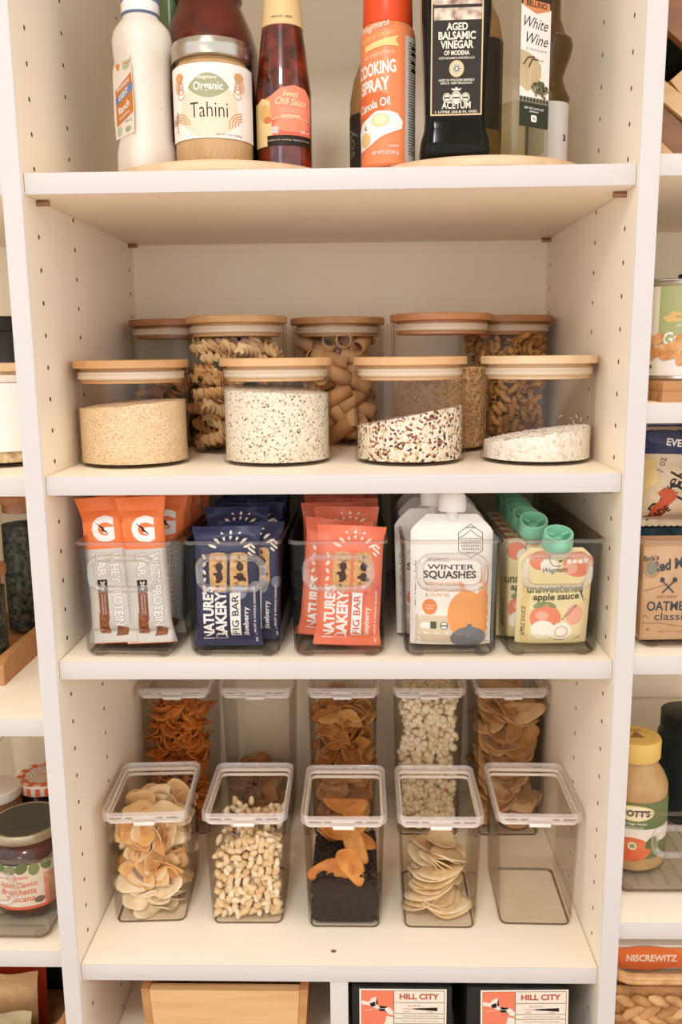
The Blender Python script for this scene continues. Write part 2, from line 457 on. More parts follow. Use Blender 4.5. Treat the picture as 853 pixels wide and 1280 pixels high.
shelf(ra, rb, R4, 'white shelf of the right bay carrying the bin with the applesauce jar')
shelf(ra, rb, S5 - .02, 'white shelf of the right bay carrying the braided basket')
for (a, b, z) in ((xa, xb, 1.878), (la, lb, 1.878), (ra, rb, 1.878)):
    MB().box(a + .0006, b - .0006, FRT - .2, DEP - .2005, z - TH, z, MELA).build('top_panel', unit)
# ------------------------------------------------------------------ canisters and what is in them
RC = .0615
def canister(x, y, H, label, lid):
    t = thing('glass_canister', label, 'canister', (x, y, S2), random.uniform(-.3, .3), 'round glass canisters')
    R = RC; g = MB()
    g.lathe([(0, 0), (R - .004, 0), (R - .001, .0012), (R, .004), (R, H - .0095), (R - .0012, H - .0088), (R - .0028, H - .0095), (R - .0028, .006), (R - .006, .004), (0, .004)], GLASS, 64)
    g.build('body', t)
    l = MB().lathe([(0, H - .0086), (R + .0005, H - .0086), (R + .0014, H - .0078), (R + .0014, H - .0012), (R + .0004, H), (0, H)], lid, 64)
    l.lathe([(0, H - .0245), (R - .0075, H - .0245), (R - .0068, H - .0238), (R - .0068, H - .0086)], lid, 64)
    lo = l.build('lid', t)
    MB().lathe([(R - .0067, H - .0208), (R - .0042, H - .0203), (R - .0032, H - .0188), (R - .0042, H - .0165), (R - .0032, H - .0140), (R - .0042, H - .0122), (R - .0067, H - .0118)], CGASK, 64).build('gasket', lo)
    return t
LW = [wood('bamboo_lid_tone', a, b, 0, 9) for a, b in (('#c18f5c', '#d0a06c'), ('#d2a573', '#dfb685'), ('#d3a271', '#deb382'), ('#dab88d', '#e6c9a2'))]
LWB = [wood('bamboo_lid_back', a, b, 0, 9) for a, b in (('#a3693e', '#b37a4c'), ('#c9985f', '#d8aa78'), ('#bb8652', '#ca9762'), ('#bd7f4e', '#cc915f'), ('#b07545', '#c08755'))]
CF = [(-.2254, .1180), (-.0645, .1240), (.0845, .1220), (.2252, .1180)]
canister(*CF[0], .1145, 'short glass canister of tan couscous, leftmost of the front row', LW[0])
canister(*CF[1], .1152, 'short glass canister nearly full of pale speckled quinoa', LW[1])
canister(*CF[2], .1150, 'short glass canister half full of sloping white, red and black quinoa', LW[2])
canister(*CF[3], .1148, 'short glass canister with a low heap of white rice', LW[3])
CB = [(-.2185, .3350), (-.1246, .2490), (-.0011, .3300), (.1294, .2480), (.2222, .3350)]
HB = .1655
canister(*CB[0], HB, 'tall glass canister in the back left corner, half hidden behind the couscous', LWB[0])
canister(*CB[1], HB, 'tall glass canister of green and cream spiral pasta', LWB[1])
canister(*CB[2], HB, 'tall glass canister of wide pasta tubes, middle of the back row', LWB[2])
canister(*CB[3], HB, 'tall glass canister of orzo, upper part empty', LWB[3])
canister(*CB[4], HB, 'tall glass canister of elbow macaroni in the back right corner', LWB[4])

def heap(name, label, cat, c, fz, m, R=RC - .0033, extra=None, smooth=True):
    """grain filling a canister: fz(x, y) is its surface above the canister floor"""
    mb = MB(); n, k = 56, 14; z0 = .0046
    v = [(0, 0, fz(0, 0))]; f = []
    for i in range(1, k + 1):
        r = R * i / k
        for j in range(n):
            a = 2 * PI * j / n; x, y = r * math.cos(a), r * math.sin(a); v.append((x, y, fz(x, y)))
    for j in range(n): f.append((0, 1 + j, 1 + (j + 1) % n))
    for i in range(k - 1):
        for j in range(n): f.append((1 + i * n + j, 1 + (i + 1) * n + j, 1 + (i + 1) * n + (j + 1) % n, 1 + i * n + (j + 1) % n))
    b = 1 + (k - 1) * n; q = len(v)
    for s in (1, 2, 3, 4):
        for j in range(n):
            x, y, z = v[b + j]; v.append((x, y, z + (z0 - z) * s / 4))
    bb = b
    for s in range(4):
        e = q + s * n
        for j in range(n): f.append((bb + j, e + j, e + (j + 1) % n, bb + (j + 1) % n))
        bb = e
    f.append(tuple(bb + j for j in range(n - 1, -1, -1)))
    mb.add(v, f, m, smooth)
    if extra: extra(mb)
    o = mb.build(name, None, (c[0], c[1], S2))
    return tag(o, label, cat, kind='stuff')
COUS = grain('couscous_grain', [(.15, '#cda877'), (.5, '#e4c59b'), (.8, '#ebd0ab'), (1, '#f2debf')], .0011, .8, .35)
QUIN = grain('quinoa_grain', [(.06, '#8f7a55'), (.2, '#d8c6a0'), (.6, '#f3e9d4'), (1, '#faf3e4')], .0018, .75, .7)
TRIQ = grain('mixed_quinoa_grain', [(.12, '#53302a'), (.24, '#9a5a3c'), (.4, '#d8bf97'), (.75, '#f2e6cf'), (1, '#faf3e4')], .0026, .7, .7)
RICE = grain('white_rice', [(.12, '#e3d6c2'), (.5, '#f0e8da'), (1, '#f8f3ea')], .0034, .6, .5)
ORZO = grain('orzo_grain', [(.2, '#c99b66'), (.55, '#dfb582'), (.85, '#e8c496'), (1, '#efd2aa')], .0048, .65, .9)
nz = lambda x, y, a, k: a * (math.sin(k * x + 1.3) * math.cos(k * y * 1.1 + .4))
heap('couscous', 'fine tan couscous filling over half of the leftmost front canister', 'couscous', CF[0], lambda x, y: .066 + .0045 * x / RC + .004 * (1 - (x * x + y * y) / RC ** 2) + nz(x, y, .0006, 160), COUS)
heap('quinoa', 'pale speckled quinoa with a domed top', 'quinoa', CF[1], lambda x, y: .0785 - .003 * x / RC + .006 * (1 - (x * x + y * y) / RC ** 2) + nz(x, y, .0005, 200), QUIN)
heap('mixed_quinoa', 'white, red and black quinoa sloping up to the right', 'quinoa', CF[2], lambda x, y: .0505 + .0115 * x / RC - .004 * y / RC + nz(x, y, .0007, 180), TRIQ)
def rice_top(x, y): return .029 + .008 * x / RC - .004 * y / RC + .003 * (1 - ((x - .01) ** 2 + y * y) / RC ** 2)
GRAIN = col('#f5eee2', .45)
def rice_extra(mb):
    rnd = random.Random(4)
    for k in range(520):
        a, r = rnd.uniform(0, 2 * PI), (RC - .006) * math.sqrt(rnd.random())
        x, y = r * math.cos(a), r * math.sin(a)
        M = Matrix.Rotation(rnd.uniform(0, PI), 3, 'Z') @ Matrix.Rotation(rnd.uniform(-.5, .5), 3, 'Y')
        mb.ball((x, y, rice_top(x, y) + rnd.uniform(0, .0012)), (.0033, .0009, .0009), GRAIN, 5, 4, M)
    for k in range(420):                      # grains lying against the glass
        a = rnd.uniform(PI, 2 * PI); R = RC - .0042; x, y = R * math.cos(a), R * math.sin(a)
        M = Matrix.Rotation(a + PI / 2, 3, 'Z') @ Matrix.Rotation(rnd.uniform(-.9, .9), 3, 'Y')
        mb.ball((x, y, rnd.uniform(.006, rice_top(x, y))), (.0031, .0009, .0009), GRAIN, 5, 4, M)
    for (a, z, t) in ((-1.25, .043, 1.2), (-1.1, .046, -.9), (-.95, .0435, .1), (-.72, .0455, .7), (-1.02, .0395, -1.0)):   # a few stuck on the far glass
        R = RC - .004; x, y = R * math.cos(a + 1.6), R * math.sin(a + 1.6)
        mb.ball((x, y, z), (.0033, .0009, .0009), GRAIN, 5, 4, Matrix.Rotation(a + 1.6 + PI / 2, 3, 'Z') @ Matrix.Rotation(t, 3, 'Y'))
heap('white_rice', 'low heap of white rice sloping up to the right', 'rice', CF[3], rice_top, RICE, extra=rice_extra)
def orzo_extra(mb):
    rnd = random.Random(5); cols = [col('#e4bd8b', .5), col('#ebc99c', .5), col('#d9ae7a', .5)]
    for k in range(1500):
        a = rnd.uniform(PI * .95, 2.1 * PI); R = RC - .0046; x, y = R * math.cos(a), R * math.sin(a)
        M = Matrix.Rotation(a + PI / 2, 3, 'Z') @ Matrix.Rotation(rnd.uniform(-1.3, 1.3), 3, 'Y')
        mb.ball((x, y, rnd.uniform(.007, .099)), (.0042, .0012, .0012), cols[k % 3], 5, 4, M)
    for k in range(260):
        a, r = rnd.uniform(0, 2 * PI), (RC - .008) * math.sqrt(rnd.random())
        mb.ball((r * math.cos(a), r * math.sin(a), .0995 + rnd.uniform(0, .001)), (.0042, .0012, .0012), cols[k % 3], 5, 4, Matrix.Rotation(rnd.uniform(0, PI), 3, 'Z') @ Matrix.Rotation(rnd.uniform(-.3, .3), 3, 'Y'))
heap('orzo', 'tan orzo filling two thirds of a tall canister', 'orzo', CB[3], lambda x, y: .0985 + nz(x, y, .001, 120), ORZO, R=RC - .0055, extra=orzo_extra)

# pieces of pasta: one mesh of each kind, then copies
def fusilli_mesh(m):
    rings = []; L, n = .042, 30
    for i in range(n + 1):
        tw = 2 * PI * 1.5 * i / n; r = []
        for j in range(18):
            a = 2 * PI * j / 18; rr = .0054 + .0030 * math.cos(3 * a)
            r.append((-L / 2 + L * i / n, rr * math.cos(a + tw), rr * math.sin(a + tw)))
        rings.append(r)
    return MB().loft(rings, m)
def tube_mesh(m, L, R, w, bend=0.0, n=16, k=5, ridges=0):
    mb = MB(); out = []; inn = []
    for i in range(k + 1):
        u = -L / 2 + L * i / k
        if bend:
            th = u * bend; cx, cz, tx, tz = math.sin(th) / bend, (1 - math.cos(th)) / bend, math.cos(th), math.sin(th)
        else: cx, cz, tx, tz = u, 0, 1, 0
        def ring(r):
            q = []
            for j in range(n):
                a = 2 * PI * j / n; rr = r * (1 + (.035 * math.cos(ridges * a) if ridges else 0)); y, z = rr * math.cos(a), rr * math.sin(a)
                q.append((cx - tz * z, y, cz + tx * z))
            return q
        out.append(ring(R)); inn.append(ring(R - w))
    return mb.loft(out + inn[::-1], m, smooth=True, close=True)
def piece(name, mb): 
    me = mb.mesh(name); b = bmesh.new(); b.from_mesh(me); bmesh.ops.recalc_face_normals(b, faces=b.faces); b.to_mesh(me); b.free(); return me
def rand_rot(rnd): return (rnd.uniform(-PI, PI), rnd.uniform(-PI / 2, PI / 2), rnd.uniform(-PI, PI))
def scatter(name, meshes, pts, label, cat, group, rots):
    for i, (p, r) in enumerate(zip(pts, rots)):
        o = bpy.data.objects.new(name, meshes[i % len(meshes)]); COL.objects.link(o); o.location = p; o.rotation_euler = r
        tag(o, label if isinstance(label, str) else label[i % len(meshes)], cat, group if isinstance(group, str) else group[i % len(meshes)])
def fill(rnd, test, box, dmin, n, tries=60000):
    """points at least dmin apart inside a volume"""
    P = np.zeros((0, 3)); out = []
    for _ in range(tries):
        p = (rnd.uniform(*box[0]), rnd.uniform(*box[1]), rnd.uniform(*box[2]))
        if not test(p): continue
        if len(out) and ((P - p) ** 2).sum(1).min() < dmin * dmin: continue
        out.append(p); P = np.array(out)
        if len(out) >= n: break
    return out
def in_can(c, z0, z1, m):
    return (lambda p: (p[0] - c[0]) ** 2 + (p[1] - c[1]) ** 2 < (RC - .003 - m) ** 2), ((c[0] - RC, c[0] + RC), (c[1] - RC, c[1] + RC * .7), (S2 + z0, S2 + z1))
rnd = random.Random(21)
FC = [col('#e8c491', .55), col('#45503a', .6), col('#eccb9b', .55), col('#d39a63', .55), col('#e6c08b', .55), col('#e2b57c', .55), col('#ebc896', .55), col('#e9c693', .55), col('#ecca9a', .55), col('#dba66c', .55)]
FN = ['cream spiral pasta piece in the tall tricolour canister', 'dark green spiral pasta piece in the tall tricolour canister', 'cream spiral pasta piece in the tall tricolour canister', 'orange spiral pasta piece in the tall tricolour canister', 'cream spiral pasta piece in the tall tricolour canister'] + ['cream spiral pasta piece in the tall tricolour canister'] * 4 + ['orange spiral pasta piece in the tall tricolour canister']
FG = ['cream spirals in the tricolour canister', 'green spirals in the tricolour canister', 'cream spirals in the tricolour canister', 'orange spirals in the tricolour canister'] + ['cream spirals in the tricolour canister'] * 5 + ['orange spirals in the tricolour canister']
fm = [piece('fusilli', fusilli_mesh(m)) for m in FC]
t_, b_ = in_can(CB[1], .014, .133, .0155)
pts = fill(rnd, t_, b_, .0120, 200)
scatter('fusilli', fm, pts, FN, 'pasta', FG, [(rnd.uniform(-PI, PI), rnd.uniform(-.6, .6), rnd.uniform(-1.2, 1.2)) for _ in pts])
t_, b_ = in_can(CB[0], .014, .095, .0155)
pts = fill(rnd, t_, b_, .0135, 70)
fd = [piece('fusilli', fusilli_mesh(m)) for m in (col('#c08a4e', .55), col('#8a5a34', .55), col('#5a4a30', .6))]
scatter('fusilli', fd, pts, ['tan spiral pasta piece in the back left corner canister', 'brown spiral pasta piece in the back left corner canister', 'olive spiral pasta piece in the back left corner canister'], 'pasta',
        ['tan spirals in the corner canister', 'brown spirals in the corner canister', 'olive spirals in the corner canister'], [(rnd.uniform(-PI, PI), rnd.uniform(-.6, .6), rnd.uniform(-1.2, 1.2)) for _ in pts])
rg = [piece('rigatoni', tube_mesh(col(h, .5), .040, .0100, .0014, 0, 24, 2, 12)) for h in ('#e0b07a', '#d7a26a', '#e6ba88')]
t_, b_ = in_can(CB[2], .015, .135, .0190)
pts = fill(rnd, t_, b_, .0170, 80)
scatter('rigatoni', rg, pts, 'wide tan pasta tube in the middle back canister', 'pasta', 'wide pasta tubes', [(0, rnd.uniform(-1.0, 1.0), rnd.choice([rnd.uniform(-.5, .5), rnd.uniform(.9, 2.2)])) for _ in pts])
mc = [piece('macaroni', tube_mesh(col(h, .5), .019, .0039, .0011, 110.0, 8, 6)) for h in ('#cf9a58', '#d9a868', '#c48d4c')]
t_, b_ = in_can(CB[4], .010, .140, .0085)
tf = lambda p: t_(p) and (p[1] < CB[4][1] - .008 or p[2] > S2 + .125)
pts = fill(rnd, tf, b_, .0070, 298, 90000)
scatter('macaroni', mc, pts, 'small curved macaroni in the back right canister', 'pasta', 'elbow macaroni', [rand_rot(rnd) for _ in pts])

# ------------------------------------------------------------------ lidded snack bins
def lidded_bin(x, y, H, label, rz=0.0, wb=.087, wt=.0945, dep=.126, tone=None):
    """origin at the middle of the base; front at local y = -dep/2"""
    t = thing('lidded_bin', label, 'storage bin', (x, y, S4), rz, 'clear lidded snack bins')
    g = MB(); Hb = H - .010; w = .0019; r = .009
    db, dt = dep - .008, dep - .002
    pr = [(.0022, wb - .006, db - .006, r), (.0032, wb - .001, db - .001, r), (.006, wb, db, r), (Hb, wt, dt, r), (Hb, wt - 2 * w, dt - 2 * w, r - w), (.006, wb - 2 * w, db - 2 * w, r - w), (.0045, wb - .010, db - .010, r - .003)]
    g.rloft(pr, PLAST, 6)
    g.build('body', t)
    MB().loft([[(a, b, z) for a, b in rrect(wb - 2 * i, db - 2 * i, r - i * .5, 6)] for z, i in ((0, .003), (.0022, .002), (.0022, .0036), (0, .0046))], BASESHADE, close=True).build('base', t)  # added ring, drawing the refracted shadow beneath the bin as a dark line
    W, De = wt + .0065, dep + .004
    l = MB(); R = .011
    def ring(z, ins): return [(a, b, z) for a, b in rrect(W - 2 * ins, De - 2 * ins, R - ins * .6, 6)]
    l.loft([ring(H - .0115, .0022), ring(H - .0105, .0002), ring(H - .0015, 0), ring(H, .0010), ring(H, .0027), ring(H - .0010, .0034), ring(H - .0095, .0038), ring(H - .0115, .0034)], LIDFR, close=True)
    lo = l.build('lid', t)
    MB().rloft([(H - .0052, W - .0078, De - .0078, R - .004), (H - .0036, W - .0078, De - .0078, R - .004)], PLAST, 6).build('lid_panel', lo)
    MB().loft([[(a, b, z) for a, b in rrect(wt - 2 * i, dt - 2 * i, r - i * .5, 6)] for z, i in ((H - .0155, .0021), (H - .0122, .0021), (H - .0122, .0040), (H - .0155, .0040))], GASKET, close=True).build('gasket', lo)
    MB().loft([[(a, b, z) for a, b in rrect(W - 2 * i, De - 2 * i, R - i * .6, 6)] for z, i in ((H - .0098, .0041), (H - .0060, .0041), (H - .0060, .0060), (H - .0098, .0060))], GASKET, close=True).build('seal', lo)
    MB().box(-.0125, .0125, -De / 2 - .0012, -De / 2 + .002, H - .0158, H - .0112, col('#efe9e2', .4), .0012).build('front_tab', lo)
    for s in (-1, 1):
        for (a, b) in ((.014, .022), (.026, .040)):
            MB().box(min(s * a, s * b), max(s * a, s * b), -De / 2 - .0004, -De / 2 + .0008, H - .0068, H - .0058, col('#8f7d6e', .6), .0002).build('vent_slot', lo)
    return t
BF = [(-.2300, .1370, D(3)), (-.1100, .1350, D(.5)), (.0070, .1290, 0), (.1200, .1290, D(-.5)), (.2352, .1360, D(-1))]
HFt, HBk = .1475, .2225
LBF = ['clear lidded bin of potato chips, front row nearest the left upright', 'clear lidded bin of cashew pieces in the front row', 'clear lidded bin of raisins and dried mango in the middle of the front row',
       'clear lidded bin holding a stack of pale crackers in the front row', 'empty clear lidded bin in the front row nearest the right upright']
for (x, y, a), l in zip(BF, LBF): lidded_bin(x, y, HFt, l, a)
BK = [(-.2330, .3300), (-.1170, .3300), (.0020, .3300), (.1215, .3300), (.2340, .3300)]
LBK = ['tall clear lidded bin of orange corn crisps, back row nearest the left upright', 'tall clear lidded bin almost empty, with brown chips only at the bottom', 'tall clear lidded bin of tan dried fruit slices, middle of the back row',
       'tall clear lidded bin full of popcorn', 'tall clear lidded bin of large brown pita chips, back row nearest the right upright']
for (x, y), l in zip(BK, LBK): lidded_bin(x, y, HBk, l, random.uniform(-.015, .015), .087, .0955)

def chip_mesh(seed, a, b, m, th=.0011, curl=.35, wob=.12, n=22, k=5, twist=0.0):
    r0 = random.Random(seed); ph = [r0.uniform(0, 6.28) for _ in range(6)]; cx, cz = r0.uniform(.6, 1) * curl, r0.uniform(-.5, .5) * curl
    mb = MB(); top = []; 
    def pt(i, j, s):
        q = i / k; t = 2 * PI * j / n; w = 1 + wob * math.sin(2 * t + ph[0]) + wob * .6 * math.sin(3 * t + ph[1]) + wob * .35 * math.sin(5 * t + ph[2])
        x, y = a * q * w * math.cos(t), b * q * w * math.sin(t)
        z = cx * x * x / max(a, b) + cz * y * y / max(a, b) + .05 * max(a, b) * math.sin(x / a * 2.5 + ph[3]) * math.cos(y / b * 2.2 + ph[4]) + twist * x * y / a
        return (x, y, z + s * th / 2 * (1 if i < k else .3))
    v = []; f = []
    for s in (1, -1):
        b0 = len(v); v.append(pt(0, 0, s))
        for i in range(1, k + 1):
            for j in range(n): v.append(pt(i, j, s))
        for j in range(n): f.append((b0, b0 + 1 + j, b0 + 1 + (j + 1) % n))
        for i in range(k - 1):
            for j in range(n): f.append((b0 + 1 + i * n + j, b0 + 1 + (i + 1) * n + j, b0 + 1 + (i + 1) * n + (j + 1) % n, b0 + 1 + i * n + (j + 1) % n))
    e0 = 1 + (k - 1) * n; e1 = e0 + 1 + k * n
    for j in range(n): f.append((e0 + j, e1 + j, e1 + (j + 1) % n, e0 + (j + 1) % n))
    return mb.add(v, f, m, True)
def in_bin(c, z0, z1, mx, my, front=None):
    x, y = c[0], c[1]; hw, hd = .0435 - mx, .059 - my
    return (lambda p: True), ((x - hw, x + hw), (y - hd, y + (hd if front is None else -hd + front)), (S4 + z0, S4 + z1))
# potato chips, front left
CH = [mottle('potato_chip', a, b, 70, .55) for a, b in (('#e6b679', '#f0cc98'), ('#dca464', '#eabd80'), ('#efcf9f', '#f6e0ba'))]
pc = [piece('potato_chip', chip_mesh(30 + i, .0225, .0185, CH[i % 3], .0012, .5, .17)) for i in range(6)]
t_, b_ = in_bin(BF[0], .046, .118, .0205, .0215)
pts = fill(rnd, t_, b_, .0098, 95)
scatter('potato_chip', pc, pts, 'golden potato chip in the front left snack bin', 'chip', 'potato chips in the front left bin', [(rnd.uniform(.5, 2.4), rnd.uniform(-.7, .7), rnd.uniform(-.9, .9)) for _ in pts])
pl = [piece('potato_chip', chip_mesh(50 + i, .021, .017, mottle('pale_chip', '#ecd4ac', '#f7e8cc', 60, .6), .0012, .3)) for i in range(3)]
t_, b_ = in_bin(BF[0], .0085, .046, .0205, .0205)
pts = fill(rnd, t_, b_, .0092, 80)
scatter('potato_chip', pl, pts, 'pale potato chip at the bottom of the front left bin', 'chip', 'pale chips at the bottom of the front left bin', [(rnd.uniform(-.7, .7), rnd.uniform(-.5, .5), rnd.uniform(-3, 3)) for _ in pts])
# cashews
def cashew_mesh(m, s):
    P = []; R = []
    for i in range(9):
        a = -1.25 + 2.5 * i / 8; P.append((.0062 * s * math.sin(a), 0, .0062 * s * (1 - math.cos(a)))); R.append(s * (.0008 + .0036 * math.sin(PI * (i + .6) / 9.2) ** .7))
    return MB().tube(P, R, m, 8)
cw = [piece('cashew', cashew_mesh(mottle('cashew_skin', a, b, 120, .5), s)) for a, b, s in (('#e3c69b', '#f0dcb8', .95), ('#ecd6b2', '#f6e9cf', .85), ('#dcb988', '#ead0a4', 1.02))]
t_, b_ = in_bin(BF[1], .0082, .106, .0072, .0085)
b2 = (b_[0], (b_[1][0], b_[1][0] + .017), b_[2]); tt = lambda p: p[2] < S4 + .098 + .012 * math.sin((p[0] - BF[1][0]) * 60 + 1)
pts = fill(rnd, tt, b2, .0071, 225, 60000)
b3 = (b_[0], (b_[1][0] + .018, b_[1][1]), (S4 + .088, S4 + .102))
pts += fill(rnd, t_, b3, .0085, 55, 8000)
pts += fill(rnd, t_, (b_[0], (b_[1][0] + .018, b_[1][1]), (S4 + .010, S4 + .086)), .0240, 18, 8000)
scatter('cashew', cw, pts, 'pale cashew piece in the front row snack bin', 'nut', 'cashews in the front row bin', [rand_rot(rnd) for _ in pts])
# raisins (a mass) and dried mango
RAIS = mottle('raisin_skin', '#1f1713', '#3a2b24', 260, .55, .8)
rb_ = MB(); r5 = random.Random(8)
x0, y0 = BF[2][0], BF[2][1]
rb_.rloft([(.0052, .076, .106, .008), (.03, .077, .107, .008), (.056, .0785, .109, .008), (.060, .070, .100, .008)], RAIS, 5)
for k in range(900):
    u = r5.random()
    if u < .62: p = (r5.uniform(-.038, .038), -.0525 + r5.uniform(0, .002), r5.uniform(.008, .060))
    else: p = (r5.uniform(-.036, .036), r5.uniform(-.048, .05), .060 + r5.uniform(0, .004))
    if p[2] > .056 and p[0] > .012 and p[1] < -.03: p = (p[0], p[1], p[2] + .010 * r5.random())
    rb_.ball(p, (.0036 * r5.uniform(.7, 1.2), .0022, .0024 * r5.uniform(.7, 1.2)), RAIS, 6, 4, Matrix.Rotation(r5.uniform(0, 3), 3, 'Y'))
tag(rb_.build('raisins', None, (x0, y0, S4)), 'dark raisins filling the lower half of the middle front bin', 'raisins', kind='stuff')
MG = [mottle('dried_mango', a, b, 50, .5) for a, b in (('#c77c36', '#dd9a52'), ('#b96f30', '#d08b45'), ('#d08a45', '#e2a860'))]
mg = [piece('mango_slice', chip_mesh(70 + i, .027, .0135, MG[i % 3], .0022, .5, .08)) for i in range(4)]
mp = [((.008, -.048, .080), (1.45, 1.15, .1)), ((-.018, -.042, .066), (1.2, -.25, -.1)), ((.012, -.030, .096), (1.2, 1.25, .3)), ((-.008, -.010, .098), (.5, .2, .3)), ((.010, .010, .104), (.6, .15, 1.2)), ((-.010, .028, .090), (.3, -.2, .4)),
      ((.020, .030, .082), (.6, .5, 1.7)), ((-.022, .012, .080), (.2, .2, 1.0)), ((.022, -.006, .086), (.9, .9, .8)), ((.0, .03, .108), (.4, .1, .1))]
scatter('mango_slice', mg, [(x0 + p[0] * .8, y0 + p[1], S4 + p[2]) for p, r in mp], ['orange dried mango slice lying on the raisins'] * 4, 'dried fruit', 'mango slices on the raisins', [r for p, r in mp])
# crackers, front right
CRK = [mottle('pale_cracker', a, b, 90, .65) for a, b in (('#e2c496', '#efdab4'), ('#d8b582', '#e8cda0'), ('#e8d0a8', '#f3e4c6'))]
ck = [piece('cracker', chip_mesh(90 + i, .030, .021, CRK[i % 3], .0021, .28, .06)) for i in range(5)]
x0, y0 = BF[3][0], BF[3][1]; cr = []
for i in range(9): cr.append(((-.006 + .0020 * i - .008, -.030 + .003 * (i % 3), .018 + .0046 * i), (-.15, -.42 + .04 * i, .1 * (i % 3))))
for i in range(5): cr.append(((.006 + .002 * i, -.012 + .004 * (i % 2), .046 + .0050 * i), (.2, .62 - .1 * i, .5 + .3 * i)))
for i in range(12): cr.append(((-.008 + .016 * (i % 2), .012 + .014 * ((i // 2) % 2), .011 + .0048 * i), (.15, .2 - .05 * (i % 5), .7 * i)))
for i in range(5): cr.append(((.010 - .003 * i, -.028, .010 + .0030 * i), (.12, .12, .25 * i)))
scatter('cracker', ck, [(x0 + p[0], y0 + p[1], S4 + p[2]) for p, r in cr], 'pale cracker stacked in the second bin from the right', 'cracker', 'crackers in the front row bin', [r for p, r in cr])
# back row
CC = [mottle('corn_crisp', a, b, 90, .5) for a, b in (('#c9722a', '#dd8a3a'), ('#b8631f', '#cf7c30'), ('#d8883a', '#e7a052'))]
cc = [piece('corn_crisp', chip_mesh(110 + i, .0175, .0062, CC[i % 3], .0026, .7, .1, 14, 3)) for i in range(5)]
t_, b_ = in_bin(BK[0], .010, .186, .0125, .014, .034)
pts = fill(rnd, t_, b_, .0088, 295, 60000)
scatter('corn_crisp', cc, pts, 'orange corn crisp in the tall back left bin', 'crisp', 'orange corn crisps', [(rnd.uniform(-1, 1), rnd.uniform(-.9, .9), rnd.uniform(-1.0, 1.0)) for _ in pts])
bc = [piece('brown_chip', chip_mesh(130 + i, .019, .014, mottle('brown_chip', '#a97038', '#c08a50', 60, .6), .0014, .4)) for i in range(3)]
t_, b_ = in_bin(BK[1], .010, .072, .017, .018)
pts = fill(rnd, t_, b_, .0125, 60)
scatter('brown_chip', bc, pts, 'brown chip at the bottom of the nearly empty tall bin', 'chip', 'brown chips in the nearly empty bin', [rand_rot(rnd) for _ in pts])
DF = [mottle('dried_fruit', a, b, 60, .55) for a, b in (('#b5783c', '#cb9254'), ('#a5672f', '#ba7f42'), ('#c68b4c', '#dba968'))]
df = [piece('dried_fruit_slice', chip_mesh(150 + i, .022, .014, DF[i % 3], .002, .6)) for i in range(5)]
t_, b_ = in_bin(BK[2], .012, .172, .019, .019)
tf = lambda p: p[1] < BK[2][1] - .005 or p[2] > S4 + .14
pts = fill(rnd, tf, b_, .0105, 190)
scatter('dried_fruit_slice', df, pts, 'tan dried fruit slice in the tall middle bin', 'dried fruit', 'dried fruit slices in the tall middle bin', [(rnd.uniform(.2, 2.6), rnd.uniform(-.9, .9), rnd.uniform(-.9, .9)) for _ in pts])
PCN = [mottle('popcorn', a, b, 160, .8, .3, 3, .25, .45) for a, b in (('#dcb26c', '#f8ecd2'), ('#e6c688', '#faf0da'), ('#d29a50', '#f6e8c8'))]  # the yellow mottling paints in shadows between the lumps
def popcorn_mesh(seed, m):
    r0 = random.Random(seed); mb = MB()
    for k in range(7):
        a, e = r0.uniform(0, 6.28), r0.uniform(-1.2, 1.2); d = .0052
        mb.ball((d * math.cos(a) * math.cos(e), d * math.sin(a) * math.cos(e), d * math.sin(e)), (r0.uniform(.0028, .0046), r0.uniform(.0028, .0046), r0.uniform(.0028, .0042)), m, 8, 6)
    mb.ball((0, 0, 0), .0042, m, 8, 6)
    mb.ball((.004, -.002, -.003), .0018, col('#cf8f4c', .6), 6, 5)
    mb.v = [(x * 1.35, y * 1.35, z * 1.35) for x, y, z in mb.v]
    return mb
pp = [piece('popcorn', popcorn_mesh(170 + i, PCN[i % 3])) for i in range(6)]
t_, b_ = in_bin(BK[3], .012, .193, .0115, .0125)
tf = lambda p: p[1] < BK[3][1] - .028 or p[2] > S4 + .176
pts = fill(rnd, tf, b_, .0118, 280, 60000)
scatter('popcorn', pp, pts, 'white popcorn kernel in the tall bin of popcorn', 'popcorn', 'popcorn', [rand_rot(rnd) for _ in pts])
PT = [mottle('pita_chip', a, b, 60, .6) for a, b in (('#b98550', '#d2a672'), ('#a87442', '#c3925c'), ('#c99a64', '#dfb988'))]
pt_ = [piece('pita_chip', chip_mesh(190 + i, .029, .019, PT[i % 3], .0024, .35)) for i in range(5)]
t_, b_ = in_bin(BK[4], .015, .182, .024, .022)
pts = fill(rnd, t_, b_, .0115, 150)
scatter('pita_chip', pt_, pts, 'large brown pita chip in the tall back right bin', 'chip', 'pita chips', [(rnd.uniform(.1, .9), rnd.uniform(-.6, .6), rnd.uniform(-.5, .5)) for _ in pts])
